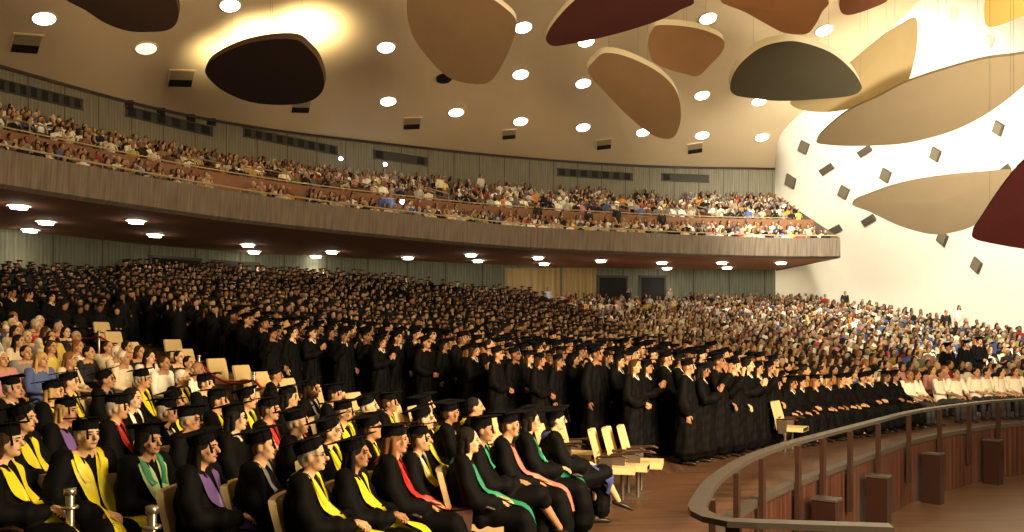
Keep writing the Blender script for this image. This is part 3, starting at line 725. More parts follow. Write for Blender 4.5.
def body_mesh(J, male=True, shoes=True):
    mb = MB(); g = 1 if male else .9
    mb.tube([J['hip'], (J['hip']+J['chest'])/2, J['chest'], J['neck']-Vector((0,0,.06))], [(.155*g,.115), (.14*g,.105), (.165*g,.115), (.13*g,.08)], 16, up=(0,1,0))
    mb.tube([J['sh'][-1], J['sh'][1]], .055, 10)
    head_shapes(mb, J['head'], male=male)
    for s in (-1, 1):
        mb.tube([J['sh'][s], J['el'][s], J['wr'][s]], [.055*g, .042*g, .028*g], 10)
        mb.tube([J['pel'][s], J['knee'][s]], [.085, .058], 10); mb.tube([J['knee'][s], J['knee'][s].lerp(J['foot'][s], .35), J['foot'][s]], [.055, .052, .033], 10)
    me = remesh(mb, .011, 1); ex = MB(); face_bits(ex, J['head'])
    for s in (-1, 1):
        hd_ = Vector(J['hd'][s]); pn = Vector((-s, .2, -.4)) if abs(hd_.z) > .6 else Vector((-s*.3, 0, -1))
        hand(ex, J['wr'][s]+hd_.normalized()*.03, hd_, pn, s*(1 if abs(hd_.z) > .6 else -1), .45)
        f = J['foot'][s]; d = Vector((0, 1, 0)) if f.z < .15 else Vector((.2, 1, -.35)).normalized()
        ex.tube([f-d*.05-Vector((0,0,.03)), f+d*.06-Vector((0,0,.03)), f+d*.16-Vector((0,0,.04))], [(.036,.03), (.042,.03), (.036,.02)], 10, mi=3)
    me = join(me, ex, [m_skin, m_lip, m_eye, m_shoe]); return me
def gown_mesh(J, seatedp, crossed=False):
    mb = MB()
    N_ = J['neck']-Vector((0,0,.02))
    if seatedp:
        mb.tube([J['hip']-Vector((0,.0,.04)), J['hip'].lerp(J['chest'], .5)+Vector((0,.02,0)), J['chest'], J['chest'].lerp(N_, .6), N_], [(.23,.19), (.215,.175), (.215,.145), (.185,.115), (.085,.07)], 20, up=(0,1,0))
        k = {s: J['knee'][s]+Vector((s*.03, .03, .0)) for s in (-1, 1)}
        for s in (-1, 1):
            mb.tube([J['pel'][s]+Vector((s*.02,0,0)), k[s]], [.125, .105], 14)
            if not crossed or s == -1: mb.tube([k[s], Vector((k[s].x*1.1, k[s].y+.03, .30)), Vector((k[s].x*1.15, k[s].y+.02, .15))], [.10, .115, .13], 12)
            else: mb.tube([k[s], k[s].lerp(J['foot'][s], .25)], [.10, .08], 12)
        mb.box((0,.16,.50), (.24,.52,.13))
        if not crossed: mb.box((0,.44,.34), (.26,.12,.36))
    else:
        mb.tube([(0,0,.22), (0,0,.55), (0,0,.95), J['chest'], J['chest'].lerp(N_, .6), N_], [(.30,.25), (.265,.215), (.225,.175), (.21,.14), (.19,.112), (.085,.065)], 20, up=(0,1,0))
    for s in (-1, 1):
        e, w_ = J['el'][s], J['wr'][s]; dn = Vector((0,0,-.035))
        mb.tube([J['sh'][s]-Vector((s*.03,0,.0)), J['sh'][s].lerp(e, .5)+dn*.6, e+dn, e.lerp(w_, .6)+dn*1.4, w_+dn*.5], [.082, .088, .098, .098, .066], 14)
    return finish(remesh(mb, .014, 2, .010), [m_gown])
def shirt_mesh(J, trousers=False, seatedp=True):
    mb = MB(); N_ = J['neck']-Vector((0,0,.022))
    if not trousers:
        mb.tube([J['hip']+Vector((0,0,.0)), J['hip'].lerp(J['chest'], .5), J['chest'], J['chest'].lerp(N_, .6), N_], [(.185,.145), (.175,.135), (.195,.135), (.175,.108), (.075,.065)], 18, up=(0,1,0))
        for s in (-1, 1): mb.tube([J['sh'][s]-Vector((s*.02,0,0)), J['sh'][s].lerp(J['el'][s], .5), J['el'][s], J['el'][s].lerp(J['wr'][s], .5)], [.072, .064, .056, .046], 12)
    else:
        mb.tube([J['hip']-Vector((0,0,.03)), J['hip']+Vector((0,0,.07))], [(.18,.14), (.17,.13)], 16, up=(0,1,0))
        for s in (-1, 1): mb.tube([J['pel'][s], J['knee'][s], J['knee'][s].lerp(J['foot'][s], .5), J['foot'][s]+Vector((0,0,.02))], [.10, .075, .065, .055], 12)
    return finish(remesh(mb, .014, 2, .003), [m_cloth])
def hair_mesh(J, style):
    x, y, z = J['head']; mb = MB()
    if style == 'short': mb.ell((x, y-.022, z+.035), (.084, .096, .093)); mb.ell((x, y-.05, z-.01), (.072, .062, .075))
    elif style == 'bald': mb.ell((x, y-.05, z-.005), (.082, .062, .05))
    elif style == 'long':
        mb.ell((x, y-.022, z+.035), (.088, .10, .096)); mb.tube([(x, y-.055, z+.01), (x, y-.085, z-.12), (x, y-.10, z-.26), (x, y-.105, z-.34)], [(.088,.06), (.095,.05), (.09,.035), (.06,.02)], 14, up=(0,1,0))
        for s in (-1, 1): mb.tube([(x+s*.075, y-.015, z+.02), (x+s*.088, y-.015, z-.10), (x+s*.10, y+.0, z-.22)], [.024, .028, .018], 8)
    elif style == 'bob':
        mb.ell((x, y-.025, z+.035), (.092, .10, .098)); mb.tube([(x, y-.05, z), (x, y-.065, z-.11)], [(.098,.065), (.10,.055)], 14, up=(0,1,0))
        for s in (-1, 1): mb.tube([(x+s*.08, y-.01, z+.03), (x+s*.086, y-.008, z-.09)], [.024, .022], 8)
    return finish(remesh(mb, .009, 2), [m_hair])
def cap_mesh(J, tilt=-.06, turn=PI/4):
    x, y, z = J['head']; mb = MB(); mt = Matrix.Translation((x, y-.012, z+.055)) @ Matrix.Rotation(tilt, 4, 'X')
    n = 20; rr = []
    for q, h_ in ((.093, -.015), (.096, .03), (.09, .068), (.05, .074), (.001, .074)): rr.append([mt @ Vector((math.cos(2*PI*k/n)*q*.92, math.sin(2*PI*k/n)*q*1.1, h_)) for k in range(n+1)])
    grid(mb, rr)
    sb = .146; bx_ = [Vector((a*sb*1.0, b*sb*1.0, 0)) for a, b in ((-1,-1),(1,-1),(1,1),(-1,1))]
    bt = mt @ Matrix.Translation((0,0,.076)) @ Matrix.Rotation(turn, 4, 'Z')
    lo = [bt @ v for v in bx_]; mb.prism(lo, (bt.to_3x3() @ Vector((0,0,.010))))
    mb.ell(bt @ Vector((0,0,.016)), (.012,.012,.006), 8, 4)
    me = mb.mesh('mortarboard', m_cap, False)
    t = MB(); c = bt @ Vector((0,0,.018)); e = bt @ Vector((sb*1.0, sb*.15, .016)) ; e2 = e+Vector((.012,.0,-.10))
    t.tube([c, e, e+Vector((.008,0,-.02)), e2], .004, 5); t.tube([e2, e2-Vector((0,0,.07))], [.007,.011], 7)
    return me, t.mesh('tassel', m_cap, True)
def drape(gown_me, path, width, off=.010, both=True):
    """a band laid on the gown: path of points, width across, pushed onto the cloth"""
    bv = BVHTree.FromPolygons([v.co.copy() for v in gown_me.vertices], [tuple(p.vertices) for p in gown_me.polygons])
    P = spline([tuple(p) for p in path], 26); mb = MB()
    for s in ((-1, 1) if both else (1,)):
        rows = []
        for i, p in enumerate(P):
            q = Vector((p[0]*s, p[1], p[2])); t = Vector(P[min(i+1, 25)])-Vector(P[max(i-1, 0)]); t.x *= s; t.normalize()
            l, nn, _, _ = bv.find_nearest(q)
            ac = t.cross(nn).normalized(); r = []
            for w_ in (-1, -.5, 0, .5, 1):
                l2, n2, _, _ = bv.find_nearest(q+ac*w_*width/2); r.append(l2+n2*off)
            rows.append(r)
        n5 = len(rows)
        for _ in range(2): rows = [[(rows[max(i-1,0)][k]+rows[i][k]*2+rows[min(i+1,n5-1)][k])/4 for k in range(5)] for i in range(n5)]
        grid(mb, rows); 
    return mb.mesh('stole', m_satin, True)

TP = {}
def template(key, J, gown, crossed=False, male=True, sp=True):
    d = dict(J=J, body=body_mesh(J, male)); d['cap'] = cap_mesh(J); 
    if gown:
        d['gown'] = gown_mesh(J, sp, crossed)
        y0, zn = J['neck'].y, J['neck'].z; zc = J['chest'].z
        if sp: pth = [(.0,y0-.11,zn-.05),(.07,y0-.07,zn-.01),(.105,y0+.04,zn-.02),(.085,y0+.13,zn-.14),(.065,.08,zc-.02),(.055,.14,.68),(.075,.28,.66),(.10,.46,.62),(.115,.56,.45),(.12,.56,.30)]
        else: pth = [(.0,y0-.11,zn-.05),(.07,y0-.07,zn-.01),(.105,y0+.04,zn-.02),(.085,y0+.14,zn-.14),(.07,.16,zc-.05),(.065,.2,.95),(.07,.24,.72)]
        d['stole'] = drape(d['gown'], pth, .125)
        d['hood'] = drape(d['gown'], pth[:5], .06, .018)
        d['collar'] = drape(d['gown'], [(.0,y0-.07,zn+.0),(.05,y0-.03,zn+.01),(.055,y0+.05,zn-.0),(.012,y0+.10,zn-.09)], .03, .012)
    else:
        d['shirt'] = shirt_mesh(J); d['trousers'] = shirt_mesh(J, True)
    for st in ('short', 'long', 'bob', 'bald'): d[st] = hair_mesh(J, st)
    TP[key] = d
template('s_lap', seated('lap'), True); template('s_clasp', seated('clasp'), True, male=False); template('s_rest', seated('rest'), True)
template('s_cross', seated('crossed'), True, True, male=False)
template('g_raised', standing('raised'), True, sp=False); template('g_clap', standing('clap'), True, sp=False, male=False)
template('g_down', standing('down'), True, sp=False); template('g_clasp', standing('clasped'), True, sp=False, male=False)
template('p_lap', seated('lap'), False); template('p_clasp', seated('clasp'), False, male=False); template('p_stand', standing('down'), False, sp=False)

SKINS = [(.62,.36,.20),(.52,.28,.155),(.42,.215,.115),(.68,.42,.25),(.33,.16,.085)]
HAIRS = {'black': (.012,.009,.008), 'brown': (.05,.025,.012), 'blond': (.50,.32,.12), 'grey': (.42,.38,.32), 'white': (.72,.66,.54), 'auburn': (.20,.085,.035)}
BLACK = (.0032,.003,.0032)
def gl_mesh(J):
    x, y, z = J['head']; mb = MB()
    for s in (-1, 1):
        mb.tube([(x+s*.032+math.cos(a)*.021, y+.098-abs(math.cos(a)*s+.0)*.004, z+.010+math.sin(a)*.017) for a in np.linspace(0, 2*PI, 13)], .0022, 4, caps=False)
        mb.tube([(x+s*.053, y+.095, z+.013), (x+s*.08, y+.0, z+.012)], .002, 4)
    mb.tube([(x-.011, y+.1, z+.012), (x+.011, y+.1, z+.012)], .002, 4)
    return mb.mesh('glasses', m_glass)
def person(key, p, rz, skin, hair, style, label, group=None, gown=None, cap=True, stole=None, stole_mat=None, hood=None, collar=None, shirt=(.5,.5,.5), trous=(.03,.03,.035), glasses=False, scale=1.0, tassel=None, simple=False):
    T = TP[key]
    o = link('person', T['body'], col=skin); o.location = p; o.rotation_euler = (0, 0, rz); o.scale = (scale,)*3
    link('hair', T[style], o, col=hair)
    if 'gown' in T:
        link('gown', T['gown'], o, col=gown or BLACK)
        if stole: link('stole', T['stole'], o, col=stole)
        if hood: link('hood', T['hood'], o, col=hood)
        if collar: link('collar', T['collar'], o, col=collar)
    else:
        link('shirt', T['shirt'], o, col=shirt); link('trousers', T['trousers'], o, col=trous)
    if cap:   # worn tipped back
        c = link('mortarboard', T['cap'][0], o); hh = T['J']['head']
        c.matrix_basis = Matrix.Translation(hh) @ Matrix.Rotation(R.uniform(.10, .40), 4, 'X') @ Matrix.Rotation(R.uniform(-.12, .12), 4, 'Y') @ Matrix.Rotation(R.uniform(-.3, .3), 4, 'Z') @ Matrix.Translation(-hh)
        if not simple: link('tassel', T['cap'][1], c)
    if glasses:
        if 'gl' not in T: T['gl'] = gl_mesh(T['J'])
        link('glasses', T['gl'], o)
    tag(o, label, 'person', group); return o
STAGE = Vector((17, 7, 0))
def face(p, jit=0): v = STAGE-Vector(p); return math.atan2(v.y, v.x)-PI/2+jit

YEL = (.80,.68,.02); PUR = (.16,.09,.30); GRN = (.02,.24,.12); RED = (.55,.03,.025); BLU = (.06,.08,.26); ORA = (.8,.4,.05); GRY = (.20,.2,.22); PINK = (.6,.18,.15); LGRN = (.5,.68,.3)
placed = []; special = []
def clear_of(p, r=.40): return all((p.x-q.x)**2+(p.y-q.y)**2 > r*r for q in placed)
# px, py of head centre, pose, stole, hood, hair colour, hair style, cap, glasses, label
PROF = [
 (24,418,'s_clasp',YEL,None,'black','long',1,0,'woman with long black hair, grey lit cap and yellow hood at the left picture edge'),
 (90,437,'s_rest',YEL,YEL,'grey','short',1,0,'man in cap and wide bright yellow stole behind the nearest steel rope post'),
 (147,437,'s_lap',LGRN,GRN,'black','bob',1,0,'woman with green and white stole next to the man in wide yellow stole'),
 (205,449,'s_clasp',PUR,None,'black','long',1,0,'woman with long black hair and purple stole, hands folded, in front'),
 (263,446,'s_lap',None,GRY,'brown','short',1,0,'person in gown with grey hood between purple stole and glasses'),
 (313,457,'s_clasp',YEL,YEL,'grey','short',1,1,'grey haired man with glasses and yellow stole, nearest the picture bottom'),
 (357,449,'s_clasp',YEL,None,'black','long',1,0,'dark haired woman with yellow stole right of the man with glasses'),
 (397,441,'s_lap',RED,RED,'auburn','long',1,0,'woman with long light brown hair and red stole'),
 (430,436,'s_clasp',YEL,(.75,.7,.6),'brown','short',1,0,'man with short brown hair, yellow stole edged white'),
 (458,437,'s_lap',GRN,None,'black','bob',0,0,'curly black haired person without cap in emerald green stole'),
 (484,431,'s_cross',None,GRN,'black','short',1,0,'person in black gown with dark green hood edge'),
 (509,427,'s_lap',PINK,None,'brown','short',1,0,'person with pinkish red stole in the front row'),
 (531,422,'s_clasp',GRN,GRN,'black','bob',1,0,'person with shiny green stole, second from the row end'),
 (556,419,'s_cross',BLU,BLU,'black','short',1,0,'person with blue stole and crossed legs at the row end'),
 (68,408,'s_lap',PUR,None,'blond','bob',1,0,'blond person with purple stole behind the wide yellow stole man'),
 (20,388,'s_rest',None,None,'grey','short',1,0,'man in tilted cap near the left picture edge'),
 (48,390,'s_lap',YEL,None,'blond','bob',1,0,'blond woman in cap beside the left edge cap'),
 (71,382,'s_lap',YEL,YEL,'brown','short',1,0,'man looking right with broad yellow hood at the left'),
 (107,377,'s_lap',None,BLU,'black','short',1,0,'dark bearded man in cap and navy hood'),
 (143,380,'s_rest',YEL,YEL,'grey','short',1,1,'grey haired man with glasses and yellow stole, cap upright, far left block'),
 (117,408,'s_rest',RED,RED,'grey','short',1,0,'man with red stole at the left, cap tipped back'),
 (134,396,'s_lap',None,(.8,.76,.66),'black','bob',0,0,'dark haired bareheaded person with white collar in the left block'),
 (168,410,'s_clasp',(.6,.55,.42),None,'grey','short',1,0,'grey haired man with beige stole behind the green stole'),
 (193,417,'s_rest',None,(.5,.42,.3),'grey','short',1,0,'older man in flat cap in front of yellow hoods'),
 (184,378,'s_lap',YEL,YEL,'white','short',0,1,'white haired bareheaded man with glasses and yellow stole'),
 (204,381,'s_lap',None,None,'brown','short',1,0,'man in cap right behind the white haired man'),
 (184,398,'s_rest',YEL,None,'brown','short',1,0,'man in tipped cap looking up in front of the white haired man'),
 (220,399,'s_lap',YEL,YEL,'black','short',1,0,'man in cap with yellow hood left of the clear faced man'),
 (239,398,'s_clasp',YEL,YEL,'black','short',1,0,'man with clear lit face and yellow stole'),
 (234,420,'s_lap',None,None,'black','bob',1,0,'dark haired woman in plain black gown, third row'),
 (276,373,'s_lap',YEL,None,'brown','short',1,1,'man with glasses in cap beside the red rope'),
 (270,410,'s_rest',RED,RED,'brown','short',1,0,'person with red hood under a broad cap'),
 (300,423,'s_rest',None,(.5,.45,.38),'grey','short',1,0,'heavy grey haired man in black gown, middle of the block'),
 (330,428,'s_clasp',YEL,YEL,'brown','short',1,0,'man with yellow hood left of the dark haired yellow stole woman'),
 (312,390,'s_lap',None,(.7,.66,.55),'brown','bob',1,0,'woman with pale collar by the cream seats'),
 (335,394,'s_lap',None,None,'black','short',1,0,'man in black cap near the cream seats'),
 (345,410,'s_rest',YEL,YEL,'grey','short',1,0,'man in broad cap with yellow stole in the middle block'),
 (369,405,'s_lap',None,(.5,.4,.3),'grey','short',1,0,'grey haired man in cap looking right, middle block'),
 (394,402,'s_rest',YEL,YEL,'brown','short',1,0,'man with lit face and yellow hood in front of cream seats'),
 (372,425,'s_clasp',YEL,YEL,'brown','short',1,0,'person in wide cap with yellow hood behind the red stole woman'),
 (421,404,'s_lap',None,(.6,.5,.3),'black','short',1,0,'person in narrow cap next to the two cream seat backs'),
 (425,419,'s_rest',YEL,None,'brown','short',1,0,'person in cap directly behind the white edged yellow stole man'),
 (450,412,'s_clasp',YEL,None,'brown','short',1,0,'person in cap between yellow stole man and raised hand'),
 (475,408,'s_lap',YEL,YEL,'black','short',0,0,'dark haired man without cap, yellow hood, before the long cream seat'),
 (290,399,'s_lap',RED,None,'black','bob',1,0,'person with dark red collar behind a broad cap'),
 (8,442,'s_clasp',YEL,None,'brown','bob',1,0,'person cut by the left picture edge, below the row of caps'),
]
SEATED_H = 1.20
nseat = 0
PQ = []
for i, (px, py, pose, *_) in enumerate(PROF):
    p, _n = hit(bv_floor, px, py, SEATED_H); rz = -PI/2+R.uniform(-.12, .22)-(.45 if i in (1, 2, 36) else 0); J = TP[pose]['J']['head']
    PQ.append([p-Vector((math.cos(rz+PI/2), math.sin(rz+PI/2), 0))*J.y, rz])
for _it in range(12):     # nobody sits in a neighbour's lap
    for a in range(len(PQ)):
        for b in range(a):
            v = PQ[a][0]-PQ[b][0]; v.z = 0; L_ = v.length
            if L_ < .46: v = v/L_*(.46-L_)*.5; PQ[a][0] += v; PQ[b][0] -= v
for i, (px, py, pose, st, hd, hc, hs, cap, gl, lab) in enumerate(PROF):
    q, rz = PQ[i]
    q.z = zf(q.x, q.y); placed.append(q)
    person(pose, q, rz, SKINS[(i*7) % 4], HAIRS[hc], hs, lab, None, None, bool(cap), st, None, hd, None if st or hd else (.6,.55,.45), glasses=bool(gl), scale=R.uniform(.98, 1.03))
    put_seat(q, rz, 'cream seat under the '+' '.join(lab.split()[:11]), 'cream seats of the gowned guests')
# ---- rows of the lower floor
def row_points(d, step):
    tg = np.gradient(FR, axis=0); tg /= np.linalg.norm(tg, axis=1)[:, None]; nn = np.stack([-tg[:, 1], tg[:, 0]], 1)
    Q = FR+nn*d; L = arclen(Q); m = int(L[-1]/step)
    s = np.linspace(0, L[-1], m); return np.stack([np.interp(s, L, Q[:, 0]), np.interp(s, L, Q[:, 1])], 1)
ROOM = [tuple(p) for p in FULL]+[tuple(p) for p in FR[::-1]]
def inside(x, y):
    c = False; n = len(ROOM)
    for i in range(n):
        x0, y0 = ROOM[i]; x1, y1 = ROOM[i-1]
        if (y0 > y) != (y1 > y) and x < (x1-x0)*(y-y0)/(y1-y0)+x0: c = not c
    return c
PROF_TOP = [(0,368),(60,364),(130,366),(180,368),(230,388),(260,366),(290,368),(330,380),(400,388),(480,398),(600,405)]
SPEC_TOP = [(0,302),(60,322),(90,340),(130,344),(180,354),(212,362),(250,380)]
GRAD_FRONT = [(0,296),(60,296),(100,297),(150,296),(215,312),(270,333),(330,336),(410,342),(450,349),(540,359),(610,361),(655,368),(775,371)]
BOUND = [(470,262),(500,277),(540,292),(590,310),(620,330),(700,348),(775,357)]
def kind_at(px, py):
    """which crowd a head at this place of the hall belongs to"""
    if px < 250 and py > lerp_tab(SPEC_TOP, px) and py < lerp_tab(PROF_TOP, px)-3: return 'spec'
    if px < 778:
        if py < lerp_tab(GRAD_FRONT, px):
            if px > 470 and py < lerp_tab(BOUND, px): return 'spec'
            return 'grad'
        return None
    if px < 905 and py > 376-(px-778)*.02: return 'sgrad'
    return 'spec'
COLS = [((.85,.80,.68),26,'white'),((.70,.60,.42),12,'cream'),((.42,.28,.15),9,'tan'),((.65,.26,.06),4,'orange'),((.42,.04,.03),4,'red'),((.55,.25,.25),3,'pink'),((.08,.12,.30),7,'blue'),((.012,.012,.013),30,'black'),((.10,.13,.06),4,'green'),((.24,.23,.22),9,'grey'),((.68,.52,.10),3,'yellow'),((.16,.08,.045),7,'brown')]
def rcol():
    t = R.uniform(0, sum(c[1] for c in COLS))
    for c in COLS:
        t -= c[1]
        if t <= 0: return c
    return COLS[0]
cand = []
k = 0; d = .2
while d < 42:
    for j, (x, y) in enumerate(row_points(d, .50)):
        x += R.uniform(-.07, .07); y += R.uniform(-.06, .06)
        if y < 4 or not inside(x, y): continue
        z = zf(x, y)
        a = 512+FPX*x/y
        if not -25 < a < 1050: continue
        hs = HOR-FPX*(z+1.215-EYE)/y; hg = HOR-FPX*(z+1.6-EYE)/y
        if kind_at(a, hs) == 'spec' and kind_at(a, hg) != 'grad' and j % 8 == 7: continue
        kd = kind_at(a, hs); kg = kind_at(a, hg)
        if kg == 'grad' and a < 778:
            if R.random() > .96: continue
            cand.append((y, x, z, 'grad', k, a, hg))
        elif kd == 'sgrad': cand.append((y, x, z, 'sgrad', k, a, hs))
        elif kd == 'spec' and not (a < 778 and kg == 'grad'):
            if R.random() > .93: continue
            cand.append((y, x, z, 'spec', k, a, hs))
    d += .86; k += 1
# keep off the hand placed people
cand = [c for c in cand if clear_of(Vector((c[1], c[0], 0)), .45)]
N_IND = 255
cand.sort(key=lambda c: c[0]); near = cand[:N_IND]; far = cand[N_IND:]
print('lower floor people', len(cand), 'placed by hand', len(placed), 'farthest single', near[-1][0])
by_row = {}
for c in near: by_row.setdefault((c[3], c[4], c[5] > 620 if c[3] == 'spec' else 0), []).append(c)
gowned_poses = ['g_raised','g_clap','g_raised','g_down','g_clasp']
rowset = {}
for kk in by_row: rowset.setdefault((kk[0], kk[2]), []).append(kk[1])
for kk, L_ in by_row.items():
    L_.sort(key=lambda c: c[5]); rr = sorted(rowset[(kk[0], kk[2])]).index(kk[1])
    for i, (y, x, z, kd, k, a, hy) in enumerate(L_):
        male = R.random() < .5; sk = SKINS[R.choice([0,1,1,2,3,4])]; p = Vector((x, y, z)); placed.append(p)
        hc = HAIRS[R.choice(['black','black','black','brown','brown','auburn','blond' if R.random() < .3 else 'black'])]
        st = R.choice(['short','short','short']) if male else R.choice(['long','bob','long'])
        pos = '%s in row' % ordw(i); det = (y < 17)
        if kd == 'grad':
            ps = R.choice(gowned_poses); act = {'g_raised':'hand raised','g_clap':'hands together at the chest','g_down':'arms down','g_clasp':'hands clasped'}[ps]
            capp = R.random() < .93
            person(ps, p, face(p, R.uniform(-.25,.25)), sk, hc, st, 'standing graduate in black gown, %s, %s row, %s from left' % (act, ordw(rr), ordw(i)), 'standing graduates in black gowns', cap=capp, collar=(.75,.7,.6) if R.random() < .6 else None, scale=R.uniform(1.0, 1.08) if male else R.uniform(.95, 1.02))
        elif kd == 'sgrad':
            ps = R.choice(['s_lap','s_clasp','s_rest'])
            person(ps, p, face(p, R.uniform(-.2,.2)), sk, hc, st, 'seated graduate behind the curved rail, %s row, %s from left' % (ordw(rr), ordw(i)), 'seated graduates by the rail', cap=True, collar=(.75,.7,.6) if R.random() < .5 else None)
        else:
            c_, _, cn = rcol()
            if a > 905 and rr < 1: c_, cn = (.85,.80,.68), 'white'
            ps = R.choice(['p_lap','p_clasp']); hc = R.choice([hc, hc, hc, HAIRS['grey'], HAIRS['white']]) if a < 300 else hc
            if hc in (HAIRS['grey'], HAIRS['white']): st = R.choice(['short']*5+['bald'])
            where = 'right of the graduates' if a > 620 else 'behind the gowned guests'
            person(ps, p, face(p, R.uniform(-.3,.3)), sk, hc, st, 'seated person in %s top %s, %s row, %s' % (cn, where, ordw(rr), ordw(i)), 'seated guests on the lower floor', cap=False, shirt=c_, glasses=det and R.random() < .25)
            if a < 300: put_seat(p, face(p), 'cream seat in the left guest block, %s row, %s along' % (ordw(rr), ordw(i)), 'cream seats of the left guests')

# ---- distinct standing people
def stand_at(bv, px, py, label, shirt, hair='black', style='short', trous=(.02,.02,.022), h=1.6, rz=None, cap=False, key='p_stand', gown=None):
    for k_ in range(30):
        p, _ = hit(bv, px, py+k_*.7, h)
        if p is not None and (bv is bv_bal or inside(p.x, p.y)): break
    else: return
    if k_: p = p*.985; p.z = zf(p.x, p.y) if bv is bv_floor else p.z/.985-.02
    if bv is bv_bal:
        i = int(np.argmin(np.linalg.norm(AB-np.array((p.x, p.y)), axis=1))); dd = (np.array((p.x, p.y))-AB[i]) @ (-nA[i])
        if dd < .75: p = p+Vector((-nA[i][0], -nA[i][1], 0))*(.75-dd)
    placed.append(p); special.append(p)
    return person(key, p, face(p, .2) if rz is None else rz, SKINS[1], HAIRS[hair], style, label, None, gown, cap, shirt=shirt, trous=trous)
stand_at(bv_floor, 845, 281, 'dark clothed person standing alone before the white wall behind the last rows', (.015,.014,.014))
stand_at(bv_floor, 946, 312, 'person in black suit standing at the foot of the white wall', (.012,.012,.014))
stand_at(bv_floor, 959, 307, 'dark haired woman in white dress standing beside the black suit', (.85,.80,.7), style='long', trous=(.8,.75,.65))
stand_at(bv_floor, 548, 278, 'person in pale blue shirt standing against the lit wood panel at the back', (.45,.52,.6))
stand_at(bv_floor, 628, 282, 'dark clothed person standing between the two rear doors', (.015,.015,.015))
stand_at(bv_floor, 670, 287, 'person in grey standing right of the rear doors', (.28,.26,.22))
stand_at(bv_floor, 948, 347, 'graduate in black gown standing above the white shirts, left of a pair', None, key='g_down', cap=True)
stand_at(bv_floor, 966, 344, 'graduate in black gown standing above the white shirts, middle of three', None, key='g_down', cap=True)
stand_at(bv_floor, 979, 341, 'graduate in black gown standing above the white shirts, nearest the right edge', None, key='g_clasp', cap=True)
b_ = stand_at(bv_floor, 286, 326, 'blond person in black gown without cap standing and reading a red folder', None, hair='blond', style='long', key='g_clap')
f_ = MB(); f_.box((0, .40, 1.20), (.34, .012, .25), mat=Matrix.Rotation(-.5, 4, 'X')); f_.box((0, .395, 1.21), (.33, .014, .23), mat=Matrix.Rotation(-.5, 4, 'X'), mi=1)
fo = f_.build('folder', [M('red_card', (.35,.10,.07), .6), M('paper', (.8,.75,.65), .8)]); fo.location = b_.location; fo.rotation_euler = b_.rotation_euler
tag(fo, 'open red folder held up by the bareheaded blond graduate', 'folder')
stand_at(bv_bal, 617, 207, 'man in dark suit standing on the balcony front row', (.012,.012,.015))
stand_at(bv_bal, 384, 195, 'left of two people in bright blue shirts standing on the balcony', (.05,.13,.42), trous=(.02,.03,.08))
stand_at(bv_bal, 390, 195, 'right of two people in bright blue shirts standing on the balcony', (.12,.20,.48), trous=(.02,.03,.08))
stand_at(bv_bal, 589, 210, 'dark clothed person standing left of the man in dark suit on the balcony', (.015,.013,.012))
stand_at(bv_bal, 538, 204, 'dark clothed person standing on the balcony above the pale wood wall', (.02,.02,.022))
stand_at(bv_bal, 662, 212, 'dark clothed person standing right of the man in dark suit on the balcony', (.02,.018,.016))
stand_at(bv_bal, 481, 176, 'person in white standing high at the back of the balcony', (.7,.66,.5), trous=(.5,.45,.35))
stand_at(bv_bal, 440, 177, 'person in pale yellow standing at the back of the balcony', (.68,.6,.4))

